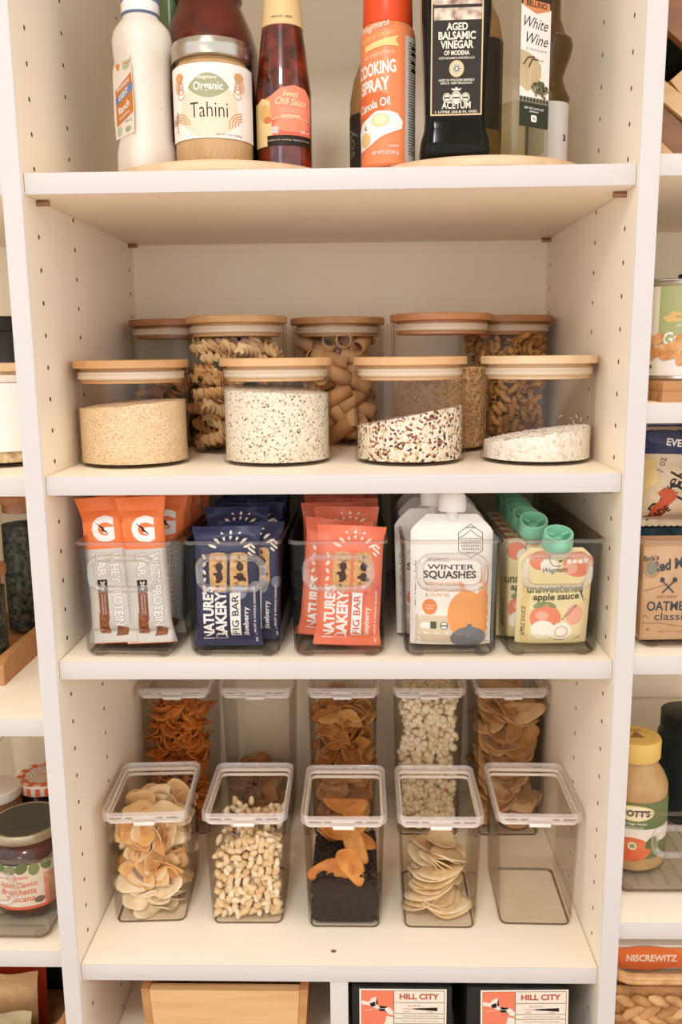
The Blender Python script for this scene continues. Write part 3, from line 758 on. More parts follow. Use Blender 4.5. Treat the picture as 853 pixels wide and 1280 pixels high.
# ------------------------------------------------------------------ open bins with handles and the packets in them
def rloop(w, h, r, n=6):
    return [(x, y) for x, y in rrect(w, h, r, n)]
def open_bin(loc, label, wb=.0955, wt=.1005, dep=.355, H=.1265, hw=.066, hh=.033, hz=.094, group='open clear bins with handles', mat=None, rz=0.0):
    """origin at the middle of the front bottom edge; the bin runs back along +y"""
    t = thing('handled_bin', label, 'storage bin', loc, rz, group)
    m = mat or PLBIN; w = .0022; r = .010; g = MB(); cy = dep / 2
    def ring(z, ww, dd, rr, c=cy): return [(a, b, z) for a, b in rrect(ww, dd, rr, 6, 0, c)]
    g.loft([ring(.0040, wb - .008, dep - .010, r), ring(.0052, wb - .002, dep - .004, r), ring(.008, wb, dep - .002, r), ring(H - .004, wt - .001, dep, r), ring(H - .0035, wt + .0018, dep + .003, r), ring(H - .0005, wt + .0018, dep + .003, r),
            ring(H, wt + .001, dep + .002, r), ring(H, wt - 2 * w, dep - 2 * w, r - w), ring(.008, wb - 2 * w, dep - .002 - 2 * w, r - w), ring(.0066, wb - .010, dep - .012, r - .003)], m)
    g.build('body', t)
    MB().loft([ring(H - .0038, wt + .0022, dep + .0034, r), ring(H - .0004, wt + .0022, dep + .0034, r), ring(H + .0002, wt - .001, dep, r), ring(H - .0038, wt - .002, dep - .001, r)], PLRIM, close=True).build('rim', t)
    MB().loft([ring(.0030, wb - .006, dep - .008, r), ring(.0058, wb - .004, dep - .006, r), ring(.0058, wb - .009, dep - .011, r - .002), ring(.0030, wb - .011, dep - .013, r - .002)], BASESHADE, close=True).build('base', t)  # added dark ring in place of the shadow seen through the bottom
    if hw:
        sl = (wt - wb) / 2 / H
        P = []
        for (x, z) in rloop(hw, hh, .012, 6): P.append((x, -.0045 - .001, hz + z))
        MB().tube(P, .0030, HANDLE, 8, True, flat=1.3).build('handle', t)
    for sx in (-1, 1):
        for y in (.014, dep - .016):
            MB().lathe([(0, 0), (.006, 0), (.0066, .001), (.0066, .0034), (0, .0034)], m, 14, True, sx * (wb / 2 - .014), y).build('foot', t)
    return t
BO = [(-.2172, .0150, D(-2.4)), (-.1046, .0155, D(-1.1)), (.0055, .0150, D(0)), (.1225, .0150, D(.4)), (.2290, .0160, D(.9))]
LBO = ['open clear bin of orange topped whey protein bars, leftmost of the five', 'open clear bin of navy blueberry fig bars', 'open clear bin of red raspberry fig bars', 'open clear bin of white squash puree pouches with white caps',
       'open clear bin of apple sauce pouches with green caps, rightmost of the five']
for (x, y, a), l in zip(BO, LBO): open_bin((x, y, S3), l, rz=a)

# --- flow wrapped bars
def flow_surface(w, L, T, crimp=.011, seed=0, flare=1.08):
    r0 = random.Random(seed); p1, p2, p3 = (r0.uniform(0, 6.28) for _ in range(3))
    def half(u, v):
        e = min(v, L - v)
        if e <= crimp: return .0005 + .0006 * math.sin(u * 1400) * 0
        k = min(1, (e - crimp) / .020); k = (1 - (1 - k) ** 2) ** .5
        q = max(0, 1 - abs(2 * u / w) ** 2.6) ** .55
        return .0005 + T / 2 * k * q * (1 + .05 * math.sin(70 * v + p1 + 40 * u) + .05 * math.sin(150 * u + p2 + 60 * v))
    def wid(v):
        e = min(v, L - v); return 1 + (flare - 1) * max(0, 1 - e / (crimp * 1.6))
    def bow(u, v):
        e = L - v
        return (.004 * max(0, 1 - e / (crimp * 1.4)) ** 2 * math.cos(u * 90 + p3)) + .0008 * math.sin(30 * v + p2)
    f = lambda u, v, o: (u * wid(v), bow(u, v) - half(u, v) - o, v)
    b = lambda u, v, o: (u * wid(v), bow(u, v) + half(u, v) + o, v)
    return f, b
def flow_pack(w, L, T, m, seed=0, deco=None, nu=16, nv=34, crimp=.011, flare=1.08, teeth=True):
    f, b = flow_surface(w, L, T, crimp, seed, flare); mb = MB()
    def edge(v):            # saw teeth along both crimped ends
        return v
    mb.sheet(lambda i, j: f((i - .5) * w, j * L, 0), nu, nv, m); mb.sheet(lambda i, j: b((.5 - i) * w, j * L, 0), nu, nv, m)
    for j in range(nv):
        for s in (-.5, .5):
            v0, v1 = j * L / nv, (j + 1) * L / nv
            mb.add([f(s * w, v0, 0), f(s * w, v1, 0), b(s * w, v1, 0), b(s * w, v0, 0)], [(0, 1, 2, 3)], m)
    if teeth:
        n = 22
        for (v, s) in ((0, -1), (L, 1)):
            for k in range(n):
                u0, u1 = (k / n - .5) * w, ((k + 1) / n - .5) * w; um = (u0 + u1) / 2
                p, q, r = f(u0, v, 0), f(u1, v, 0), f(um, v, 0)
                mb.add([p, q, (r[0], r[1], r[2] + s * .0014)], [(0, 1, 2)], m)
    if deco:
        P = Print(f, .005, .00012); deco(P); P.emit(mb)
    return mb
WHT = col('#f2eeea', .5); BLK = col('#1f1b1a', .5); GREY = col('#a9a49c', .45); SILV = col('#cfccc6', .38, .15)
ORG = col('#ee7f45', .38); ORGD = col('#d9672f', .4); BRN = mottle('cocoa_print', '#6d3a24', '#a5663f', 260, .5)
BRN2 = col('#8a5238', .5)
def whey(P):
    w, L = .046, .158
    P.rect(-w / 2, .0005, w / 2, L * .655, SILV)
    P.rect(-w / 2, 0, w / 2, .010, col('#d8d3cc', .4))
    u, v = .002, L * .79
    P.text('G', u, v, .0245, .0280, WHT, 0, .055)
    P.poly([(u - .0080, v + .0075), (u + .0030, v + .0005), (u + .0010, v + .0002), (u + .0075, v - .0060), (u - .0020, v - .0010), (u + .0002, v - .0004)], BLK)
    P.text('RECOVER', -.0195, L * .79, .014, .003, col('#f7c3a4', .5), -90)
    P.text('WHEY PROTEIN', .0110, L * .375, .082, .0115, GREY, -90, .035); P.text('WHEY PROTEIN', .0112, L * .375, .080, .0098, WHT, -90, .012)
    P.text('BAR', -.0035, L * .545, .026, .0115, GREY, -90, .035); P.text('BAR', -.0033, L * .545, .0245, .0098, WHT, -90, .012)
    P.rect(-.0095, L * .36, .0015, L * .445, BLK); P.text('20g', -.0042, L * .403, .0105, .0062, WHT, -90, .02)
    P.rect(-.0095, L * .17, .0010, L * .36, BRN2); P.text('CHOCOLATE CHIP', -.0055, L * .27, .024, .0016, WHT, -90); P.text('NATURALLY FLAVORED', -.0025, L * .27, .024, .0012, WHT, -90)
    P.poly([(-.0125, L * .07), (-.002, L * .065), (.0005, L * .2), (-.0105, L * .22)], BRN)
    P.poly([(.003, L * .045), (.015, L * .05), (.018, L * .10), (.008, L * .125)], BRN)
    P.text('NET WT 2.8 OZ (80g)', .0075, .0125, .018, .0018, col('#6b6660', .5))
def bar(loc, rot, seed, label):
    o = flow_pack(.046, .158, .016, ORG, seed, whey, crimp=.014, flare=1.2).build('protein_bar', None, loc, rot, fix=False)
    return tag(o, label, 'snack bar', 'whey protein bars')
bx, by, ba = BO[0]
bar((bx - .0225, by + .028, S3 + .009), (D(-5), D(-4), D(-4)), 1, 'orange and silver whey protein bar standing at the front left of its bin')
bar((bx + .0200, by + .026, S3 + .0095), (D(-4), D(-3), D(-1)), 2, 'orange and silver whey protein bar standing at the front right, taller of the front two')
bar((bx + .0215, by + .062, S3 + .009), (D(-6), D(3), D(8)), 3, 'orange whey protein bar peeping out behind the right front bar')
bar((bx - .0195, by + .060, S3 + .003 + .006), (D(-5), D(-2), D(-6)), 4, 'orange whey protein bar peeping out behind the left front bar')
for k in range(5):
    bar((bx + (-.018 if k % 2 else .022) + .003 * k, by + .092 + .030 * (k // 2), S3 + .009), (D(-6), D(2), D(4 * (k % 3) - 4)), 6 + k, 'orange whey protein bar standing further back in the leftmost bin')

# --- fig bars
FIGC = mottle('fig_bar_print', '#c99758', '#e5c089', 300, .55); JAMB = mottle('dark_filling_print', '#2a1714', '#5a3426', 300, .4)
def fig(base, dark, flavour, berry):
    def deco(P):
        w, L = .068, .128
        LEAF = col('#efe4d3', .5)
        for k in range(7):
            a = -1.2 + .4 * k; P.disc(.004 + .020 * math.sin(a), L * .80 + .017 * math.cos(a), .0015, .0048, LEAF, 10, -a)
        for k in range(5): P.disc(-.024, L * (.50 + .065 * k), .0016, .0030, LEAF, 10, .5 * (-1) ** k)
        for k in range(4): P.disc(.028 - .003 * (k % 2), L * (.84 - .02 * k), .0012, .0032, LEAF, 10, .8)
        for sx in (-.009, .013):
            rb = random.Random(int(sx * 1e4) + 5)
            P.poly([(sx + .0092 * q * (1 + .07 * rb.uniform(-1, 1)), L * .6375 + e) for q, e in ((-1, -.016), (-.85, -.0205), (0, -.0215), (.85, -.0205), (1, -.015), (1, 0), (1, .014), (.8, .0195), (0, .0205), (-.8, .0195), (-1, .013), (-1, 0))], FIGC)
            for q in range(11):
                P.disc(sx + rb.uniform(-.0058, .0058), L * .6375 + rb.uniform(-.016, .016), rb.uniform(.0008, .0030), rb.uniform(.0008, .0030), JAMB if q % 3 else col('#a8793f', .6), 9)
            for q in range(2): P.disc(sx + .0012, L * (.59 + .085 * q), .0040, .0048, JAMB, 11)
        P.disc(.013, L * .465, .0078, .0080, berry, 18); P.disc(.029, L * .50, .0055, .0062, berry, 14)
        P.text("NATURE'S", -.0205, L * .285, .058, .0122, WHT, 90, .04); P.text('BAKERY', -.0070, L * .268, .053, .0122, WHT, 90, .04)
        P.rect(.0030, L * .085, .0140, L * .46, WHT); P.text('FIG BAR', .0085, L * .272, .043, .0072, dark, 90, .01)
        P.text(flavour, .0200, L * .205, .034, .0070, WHT, 90, .015, 0); P.text('REAL FRUIT & WHOLE GRAINS', .0285, L * .25, .056, .0022, WHT, 90, .01)
    return deco
NAVY = mottle('navy_wrapper', '#2b2c48', '#333556', 30, .36); CORAL = mottle('coral_wrapper', '#e27355', '#ea8062', 30, .36); DNAVY = col('#23243c', .5); DRED = col('#d4593c', .5)
dn = fig(NAVY, DNAVY, 'Blueberry', mottle('blueberry_print', '#6f7488', '#a3a6b4', 90, .5)); dr = fig(CORAL, DRED, 'Raspberry', mottle('raspberry_print', '#d9594b', '#e8897a', 200, .5))
bx, by, ba = BO[1]
nm = [flow_pack(.068, .128, .019, NAVY, 20 + k, dn).mesh('fig_bar') for k in range(3)]
cm = [flow_pack(.068, .128, .019, CORAL, 30 + k, dr).mesh('fig_bar') for k in range(3)]
def packs(me, bx, by, spec, cat, group):
    for k, (dx, dy, dz, rx, ry, rz, label) in enumerate(spec):
        o = bpy.data.objects.new('fig_bar', me[k % len(me)]); COL.objects.link(o); o.location = (bx + dx, by + dy, S3 + .0068 + dz); o.rotation_euler = (D(rx), D(ry), D(rz)); tag(o, label, cat, group)
sp = [(-.0085, .022, .001, -4, 0, 2, 'navy blueberry fig bar standing at the very front of its bin'), (.0110, .046, .001, -5, 1, -2, 'navy blueberry fig bar second from the front, showing at the right')]
sp += [((-.006, .008)[k % 2], .072 + .028 * k, .012, -8 - k * 1.0, 0, (-2, 3)[k % 2], 'navy blueberry fig bar standing further back in its bin') for k in range(7)]
packs(nm, bx, by, sp, 'snack bar', 'blueberry fig bars')
bx, by, ba = BO[2]
sp = [(.0080, .022, .001, -5, 3, 2, 'red raspberry fig bar standing at the very front of its bin'), (-.0110, .046, .003, -5, 5, -1, 'red raspberry fig bar second from the front, showing at the left')]
sp += [((.007, -.008)[k % 2], .072 + .028 * k, .012, -8 - k * 1.0, 0, (-2, 3)[k % 2], 'red raspberry fig bar standing further back in its bin') for k in range(7)]
packs(cm, bx, by, sp, 'snack bar', 'raspberry fig bars')

# --- spouted pouches
def pouch(name, w, H, T, m, seed, deco, cham=.018, cap='round', capm=None, parent=None):
    """stand-up pouch with sealed edges; origin at the bottom middle, front at -y"""
    r0 = random.Random(seed); p1 = r0.uniform(0, 6)
    def wd(v):
        c = H - cham
        if v > c: return w - 2 * cham * ((v - c) / cham) ** 1.25 * .95
        return w * (1 - .02 * (1 - v / c))
    def half(u, v):
        q = max(0, 1 - abs(2 * u / (wd(v) * .94)) ** 3) ** .6 if abs(2 * u / (wd(v) * .94)) < 1 else 0
        k = (1 - max(0, v / H) ** 1.6) ** .8 if v < H else 0
        base = min(1, .35 + v / .02)
        return .0006 + T / 2 * q * k * base * (1 + .05 * math.sin(60 * v + p1 + 50 * u) + .04 * math.sin(130 * u + p1))
    f = lambda u, v, o: (u, -half(u, v) - o, v); b = lambda u, v, o: (u, half(u, v) + o, v)
    mb = MB(); nu, nv = 18, 30
    mb.sheet(lambda i, j: f((i - .5) * wd(j * H), j * H, 0), nu, nv, m); mb.sheet(lambda i, j: b((.5 - i) * wd(j * H), j * H, 0), nu, nv, m)
    for j in range(nv):
        for s in (-.5, .5):
            v0, v1 = j * H / nv, (j + 1) * H / nv
            mb.add([f(s * wd(v0), v0, 0), f(s * wd(v1), v1, 0), b(s * wd(v1), v1, 0), b(s * wd(v0), v0, 0)], [(0, 1, 2, 3)], m)
    for (v) in (0.0, H):
        mb.add([f((i / nu - .5) * wd(v), v, 0) for i in range(nu + 1)] + [b((i / nu - .5) * wd(v), v, 0) for i in range(nu, -1, -1)], [tuple(range(2 * nu + 2))], m)
    P = Print(f, .006, .00012); deco(P); P.emit(mb)
    return mb
CREAM = mottle('white_pouch_film', '#ece7e0', '#f3efe9', 18, .36); PORG = col('#e9a061', .5); PPEACH = col('#eab588', .5); PSLATE = mottle('slate_squash_print', '#6a6c70', '#7d7f82', 40, .5); PSAND = col('#dccbb0', .5); LINEK = col('#57514a', .5)
def squash(P):
    w, H = .088, .140
    P.rect(-w * .48, .002, w * .48, H * .235, PSAND)
    P.poly([(w * .30, H * .2), (w * .47, H * .2), (w * .47, H * .62), (w * .40, H * .62), (w * .33, H * .48)], PPEACH)
    P.disc(w * .18, H * .24, w * .24, H * .185, PORG, 30); P.disc(w * .36, H * .25, w * .12, H * .17, PORG, 24); P.poly([(w * .10, H * .42), (w * .16, H * .41), (w * .15, H * .47), (w * .08, H * .5)], PORG)
    P.disc(w * .20, H * .065, w * .22, H * .085, PSLATE, 28); P.rect(w * .18, H * .13, w * .24, H * .17, PSLATE)
    P.disc(-w * .27, H * .30, .0078, .0085, col('#e88b4e', .5), 24); P.text('NO ADDED', -w * .27, H * .31, .010, .0016, WHT); P.text('SUGAR', -w * .27, H * .29, .008, .0016, WHT)
    P.text('ORGANIC', -w * .19, H * .660, .026, .0044, col('#8f877d', .5), 0, .01); P.text('WINTER', -w * .02, H * .603, .050, .0052, LINEK, 0, .02)
    P.text('SQUASHES', -w * .03, H * .540, .056, .0095, LINEK, 0, .03)
    for k, s in enumerate(('KABOCHA SQUASH,', 'BUTTERNUT, PUMPKIN', '& OLIVE OIL')): P.text(s, -w * .32 + (.036, .044, .026)[k] / 2, H * (.475 - .042 * k), (.036, .044, .026)[k], .0038, col('#dda779', .5), 0, .01)
    P.rect(-w * .37, H * .135, -w * .27, H * .18, WHT); P.rect(-w * .26, H * .135, -w * .19, H * .19, col('#5b584f', .5)); P.disc(-w * .10, H * .16, .0042, .0042, WHT, 20); P.ring(-w * .10, H * .16, .0042, .0042, .0008, LINEK, 20); P.rect(-w * .145, H * .155, -w * .055, H * .165, LINEK)
    u, v = w * .22, H * .795; hx = [(u - .013, v - .010), (u, v - .017), (u + .013, v - .010), (u + .013, v + .009), (u, v + .018), (u - .013, v + .009)]
    P.line(hx + [hx[0]], .0007, LINEK)
    P.line([(u - .012, v + .004), (u - .006, v + .007), (u, v + .012), (u + .006, v + .007), (u + .012, v + .004)], .0006, LINEK); P.line([(u - .013, v + .003), (u + .013, v + .003)], .0006, LINEK)
    P.text('FARMERS', u, v + .0145, .010, .0020, LINEK)
    for k in range(4): P.line([(u - .011 + .0012 * k, v - .001 - .0035 * k), (u + .011 - .0012 * k, v - .001 - .0035 * k)], .0005, LINEK)
    for k in range(9): P.line([(u - .010 + .0025 * k, v + .001), (u - .0088 + .0025 * k, v - .010)], .0004, LINEK)
    P.text('ORGANIC', -w * .455, H * .47, .05, .0040, LINEK, 90, .01)
def spout(t, H, m, capm, R=.0115, h=.020, lift=.006):
    MB().lathe([(0, H - .006), (.0062, H - .006), (.0062, H + lift), (0, H + lift)], m, 20).build('spout', t)
    c = MB().lathe([(.0066, H + lift - .001), (R * .94, H + lift - .001), (R, H + lift + .0008), (R, H + lift + h * .45), (R * .93, H + lift + h * .75), (R * .72, H + lift + h * .94), (R * .55, H + lift + h), (0, H + lift + h)], capm, 32)
    c.build('cap', t)
WCAP = col('#f3efea', .35)
bx, by, ba = BO[3]
SQ = pouch('pouch', .088, .140, .030, CREAM, 3, squash).mesh('film')
for me_ in (SQ,): me_.set_sharp_from_angle(angle=.9)
for k in range(6):
    lab = ['white squash puree pouch standing at the front of its bin, white cap on top', 'white squash puree pouch second in its bin, its edge showing at the left'][k] if k < 2 else 'white squash puree pouch further back in its bin'
    t = thing('squash_pouch', lab, 'food pouch', (bx + (.0020, -.0105, .002, -.004, .003, -.002)[k], by + .030 + .036 * k, S3 + .0066), 0, 'squash puree pouches', rot=(D(-5), D((1, -1)[k % 2]), D((2, -3)[k % 2])))
    o = bpy.data.objects.new('film', SQ); COL.objects.link(o); o.parent = t
    spout(t, .140, CREAM, WCAP, .0150, .021, .004)
APY = mottle('pale_yellow_pouch_film', '#e9d9a4', '#f0e4ba', 18, .36); APK = col('#e88e70', .5); APP = col('#efb39c', .5); GRT = col('#6d7a4c', .5); APW = col('#f3eee2', .5)
def apple(P):
    w, H = .078, .108
    P.rect(-w * .48, .001, -w * .34, H * .62, col('#e6cf92', .5))
    P.text('APPLE SAUCE', -w * .41, H * .25, .034, .0040, LINEK, 90, .015)
    P.disc(-w * .22, H * .88, .011, .010, APK, 20); P.disc(-w * .10, H * .83, .009, .008, APW, 18); P.disc(w * .30, H * .84, .0165, .0135, APK, 26); P.disc(w * .18, H * .80, .008, .006, APP, 16)
    for k in range(4): P.rect(w * (.14 + .075 * k), H * .85, w * (.20 + .075 * k), H * .895, APW)
    P.ring(w * .01, H * .90, .0085, .0085, .0007, LINEK, 20, 1.2, 5.2); P.poly([(w * .02, H * .88), (w * .09, H * .89), (w * .05, H * .86)], LINEK)
    P.text('Wegmans', -.001, H * .785, .026, .0068, LINEK, 2, .012, .35)
    P.text('unsweetened', .000, H * .600, .059, .0098, GRT, 1, .035, .08, arc=.001); P.text('apple sauce', .001, H * .515, .048, .0098, col('#5f5a3c', .5), 2, .03, .08)
    P.disc(-w * .12, H * .30, .0165, .0150, APK, 26); P.disc(-w * .17, H * .33, .007, .005, APP, 16); P.disc(-w * .15, H * .18, .0125, .011, APW, 24); P.disc(w * .27, H * .33, .0095, .0115, APP, 20); P.disc(w * .10, H * .16, .0115, .0105, APW, 22); P.ring(w * .10, H * .16, .0070, .0060, .0008, col('#c9a04f', .5), 20)
    P.disc(-w * .20, H * .44, .0075, .0030, col('#8f9a6a', .5), 14, .4); P.disc(-w * .05, H * .44, .006, .0024, col('#8f9a6a', .5), 14, -.5)
    for k in range(3): P.line([(w * (.30 + .03 * k), H * .62), (w * (.40 - .02 * k), H * (.47 + .03 * k))], .0008, LINEK)
    P.text('4 POUCHES', w * .20, H * .36, .022, .0028, LINEK, 48, .01); P.line([(w * .30, H * .06), (w * .44, H * .10)], .0012, LINEK); P.line([(w * .02, H * .06), (w * .16, H * .05)], .0008, LINEK)
AP = pouch('pouch', .078, .108, .026, APY, 9, apple, .012).mesh('film'); AP.set_sharp_from_angle(angle=.9)
GCAP = col('#93d6b6', .30)
def green_cap(t, H, z1, lean):
    z0 = 0
    """large open ring cap with three spokes inside"""
    mb = MB(); R = .0160; h = .0185
    mb.lathe([(R * .80, z0), (R * .97, z0 + .002), (R, z0 + h * .45), (R * .93, z0 + h), (R * .80, z0 + h), (R * .86, z0 + h * .45), (R * .70, z0 + .003)], GCAP, 36)
    mb.lathe([(0, z0 + .002), (R * .8, z0 + .002), (R * .8, z0 + .004), (0, z0 + .004)], GCAP, 24)
    mb.lathe([(0, z0 + .003), (R * .36, z0 + .003), (R * .33, z0 + h * .55), (0, z0 + h * .57)], GCAP, 24)
    for k in range(3):
        a = .5 + k * 2 * PI / 3; c, s = math.cos(a), math.sin(a); q = .0013
        p = [(R * .28 * c - q * s, R * .28 * s + q * c), (R * .28 * c + q * s, R * .28 * s - q * c), (R * .88 * c + q * s, R * .88 * s - q * c), (R * .88 * c - q * s, R * .88 * s + q * c)]
        mb.loft([[(x, y, z0 + .004) for x, y in p], [(x, y, z0 + h * .8) for x, y in p]], GCAP, smooth=False)
    mb.build('cap', t, (0, 0, z1), (D(lean), 0, 0))
bx, by, ba = BO[4]
for k in range(7):
    lab = ['pale yellow apple sauce pouch at the front, green ring cap against the bin rim', 'pale yellow apple sauce pouch second in its bin, green ring cap showing to the left',
           'pale yellow apple sauce pouch third in its bin, half of its green cap in shade'][k] if k < 3 else 'pale yellow apple sauce pouch further back in its bin'
    x = (.004, -.0135, -.0145, -.016, -.012, -.014, -.012)[k]; y = (.034, .052, .082, .112, .145, .178, .21)[k]
    t = thing('apple_sauce_pouch', lab, 'food pouch', (bx + x, by + y, S3 + .0068), 0, 'apple sauce pouches', rot=(D((8, -5, -8, -9, -9, -9, -9)[k]), 0, D((1, -5, 3, -2, 2, -2, 1)[k])))
    o = bpy.data.objects.new('film', AP); COL.objects.link(o); o.parent = t
    MB().lathe([(0, .102), (.0055, .102), (.0055, .114), (0, .114)], APW, 16).build('spout', t)
    green_cap(t, .108, .1085 if k == 0 else .1145, (16, 34, 34, 30, 30, 30, 30)[k])
# ------------------------------------------------------------------ bottles and jars on two wooden turntables
TT = S1 + .018
def turntable(x, y, R, label):
    t = thing('turntable', label, 'turntable', (x, y, S1), 0, 'wooden turntables')
    MB().lathe([(0, .0065), (R - .002, .0065), (R, .0085), (R, .0160), (R - .002, .018), (0, .018)], PALEWOOD, 80).build('plate', t)
    MB().lathe([(0, 0), (R * .62, 0), (R * .62, .0050), (R * .55, .0066), (0, .0066)], PALEWOOD, 48).build('base', t)
turntable(-.1180, .170, .126, 'pale wooden turntable under the ranch, tahini and chili bottles')
turntable(.1560, .168, .124, 'pale wooden turntable under the spray can and vinegar bottles')

# ranch dressing, label turned to the left
t = thing('dressing_bottle', 'cream ranch dressing bottle with a blue cap, its label turned to the left', 'bottle', (-.1960, .118, TT), D(-50))
RB = mottle('ranch_dressing', '#e9e0d2', '#efe8dc', 60, .28, 0, 6); CW = col('#e8dfd3', .25)
pr = [(0, .058, .048, .014), (.003, .062, .052, .017), (.022, .062, .052, .018), (.034, .057, .047, .017), (.075, .056, .046, .016), (.108, .058, .048, .017), (.118, .061, .051, .019), (.131, .064, .054, .022), (.140, .060, .052, .022), (.147, .048, .044, .020), (.152, .038, .037, .0180), (.158, .0345, .0345, .0170)]
b = MB().rloft(pr, CW, 6)
sp_ = random.Random(3); FLK = col('#b8ae93', .5)
b.build('body', t, sharp=1.0)
flk = MB()
for k in range(26):
    z = sp_.uniform(.03, .115); a = sp_.uniform(-.018, .018); flk.ball((.0284 if z < .1 else .0300, a, z), (.0002, .00042, .00042), FLK, 6, 4)
lb = MB(); LN = on_flat((0, -.0238, 0), (1, 0, 0), (0, 0, 1)); P = Print(LN, .02, .0001)
LBW = col('#ece4d8', .4); RBO = col('#cf7f38', .45); RBB = col('#6f86b5', .45)
P.poly([(-.022, .036), (.022, .036), (.024, .060), (.022, .100), (.012, .118), (0, .112), (-.012, .118), (-.022, .104), (-.024, .060)], LBW)
P.poly([(-.018, .048), (.022, .056), (.021, .094), (-.018, .084)], RBO); P.poly([(-.018, .069), (.022, .077), (.022, .085), (-.018, .076)], RBB)
P.text('LIGHT', .001, .0770, .022, .0060, WHT, 11, .03); P.text('Wegmans', .001, .0850, .030, .0062, WHT, 11, .02, .3); P.text('Ranch', .001, .0645, .026, .0075, WHT, 11, .03); P.text('DRESSING', .001, .0565, .024, .0028, WHT, 11, .01)
P.disc(-.010, .108, .0045, .007, col('#d98a4d', .5), 16, .4); P.disc(.010, .103, .009, .0045, col('#b9bfa0', .5), 16); P.ring(.012, .111, .011, .0075, .0012, col('#c9926b', .5), 18, 3.2, 6.0); P.disc(-.012, .043, .006, .005, col('#bfc4a8', .5), 14); P.disc(.008, .042, .007, .003, col('#a9b58f', .5), 14); P.text('16 FL OZ', .010, .050, .015, .0026, LINEK)
P.emit(lb).build('label', t)
flk.build('herb_flecks', t)
c = MB(); DZ = -.0175
c.lathe([(0, .1705), (.0185, .1705), (.0192, .172), (.0192, .184), (.0186, .185), (0, .185)], WHT, 40); c.lathe([(0, .185), (.0192, .185), (.0198, .187), (.0198, .212), (.018, .214), (0, .214)], col('#7d8fb4', .4), 40)
c.lathe([(.0194, .1712), (.0196, .1718), (.0196, .1732), (.0194, .174)], col('#5c6a80', .4), 40)
P = Print(on_cyl(.0199, 0), .006, .0001)
for k in range(12): P.ring(-.055 + .010 * k, .200, .006, .008, .0018, col('#b4bfd6', .4), 16)
P.text('LIGHT', -.020, .178, .012, .0030, col('#b9bcc2', .5)); P.emit(c); c.v = [(x, y, z + DZ) for x, y, z in c.v]; c.build('cap', t)

# tahini
t = thing('tahini_jar', 'squat glass jar of tahini with a cream label and silver lid', 'jar', (-.1205, .1010, TT), D(2))
R = .0395
TAH = mottle('tahini_paste', '#bf986b', '#cfa97c', 30, .4)
MB().lathe([(0, .001), (R - .006, 0), (R - .001, .003), (R, .007), (R, .092), (R - .002, .097), (R - .005, .100), (R - .005, .104), (0, .104)], TAH, 56).build('paste', t)
g = MB().lathe([(0, -.0001), (R - .005, 0), (R, .003), (R + .0008, .007), (R + .0008, .093), (R - .001, .0985), (R - .003, .101), (R - .003, .105)], GLASS, 56)
for k in range(40):
    a = 2 * PI * k / 40
    g.tube([((R + .0008) * math.sin(a + s * .10), -(R + .0008) * math.cos(a + s * .10), .005 + .013 * s) for s in (0, .33, .67, 1)], .0009, GLASS, 5)
g.build('glass', t)
lab = MB(); f = on_cyl(R + .0011); P = Print(f, .006, .0001)
TL = col('#f0e9e2', .45); SAGE = col('#a3a581', .5); TANC = col('#e2d6bd', .5); DEC = col('#d59c6c', .5); INK = col('#2d2522', .5)
P.rect(-.060, .0235, .060, .0935, TL)
P.disc(.0, .050, .0315, .026, TANC, 40)
for (sx) in (-1, 1):
    for k in range(4):
        P.ring(sx * .036, .036 + .0005 * k, .016 - .0032 * k, .013 - .0028 * k, .0012, DEC, 22, 0 if sx < 0 else PI * .5, PI * 1.1 if sx > 0 else PI * .9)
        P.ring(sx * .031, .066 + .004 * k, .0052 - .0009 * k, .0052 - .0009 * k, .0009, DEC, 18)
    P.disc(sx * .033, .082, .0060, .0042, DEC, 16); P.disc(sx * .037, .074, .003, .006, col('#dfb391', .5), 14)
leaf = [(-.0215 + .043 * k / 14, .0715 + .0125 * math.sin(PI * k / 14) ** .8) for k in range(15)] + [(.0215 - .043 * k / 14, .0715 - .0105 * math.sin(PI * k / 14) ** .8) for k in range(1, 14)]
P.poly(leaf, SAGE); P.text('Wegmans', -.001, .0795, .020, .0042, TL, 0, .01, .3); P.text('Organic', .0, .0710, .030, .0100, TL, 0, .02)
P.text('Tahini', .0, .0500, .0385, .0140, INK, 0, -.008); P.text('NET WT 16 OZ 1 LB (454g)', .021, .0265, .028, .0026, LINEK)
P.text('KOSHER', -.0385, .042, .020, .0028, LINEK, 90); P.emit(lab).build('label', t)
l = MB().lathe([(0, .1012), (R + .0005, .1012), (R + .0016, .1025), (R + .0016, .1105), (R + .0020, .1112), (R + .0020, .1130), (R + .0008, .1180), (R - .003, .1192), (R - .005, .1185), (0, .1185)], STEEL, 56)
l.build('lid', t)

# dark sauce jar behind
t = thing('sauce_jar', 'large dark red sauce jar standing behind the tahini', 'jar', (-.1390, .2060, TT), 0)
SAU = mottle('dark_red_sauce', '#4a150f', '#6b2417', 40, .3, 0, 5, coat=.8)
R = .0545
MB().lathe([(0, 0), (R - .006, 0), (R, .006), (R, .138), (R - .0015, .148), (.0470, .168), (.0390, .186), (.0345, .196), (.0345, .200), (0, .200)], SAU, 56).build('sauce', t)
MB().lathe([(R - .005, -.0001), (R + .001, .006), (R + .001, .138), (R - .0005, .1485), (.0480, .1685), (.0400, .1865), (.0356, .1965), (.0356, .203)], GLASS, 56).build('glass', t)
MB().lathe([(0, .2005), (.0375, .2005), (.038, .2025), (.038, .2175), (.036, .2195), (0, .2195)], STEEL, 48).build('lid', t)
lab = MB(); P = Print(on_cyl(R + .0016), .008, .0001); P.rect(-.08, .020, .08, .095, col('#39231c', .5)); P.emit(lab).build('label', t)

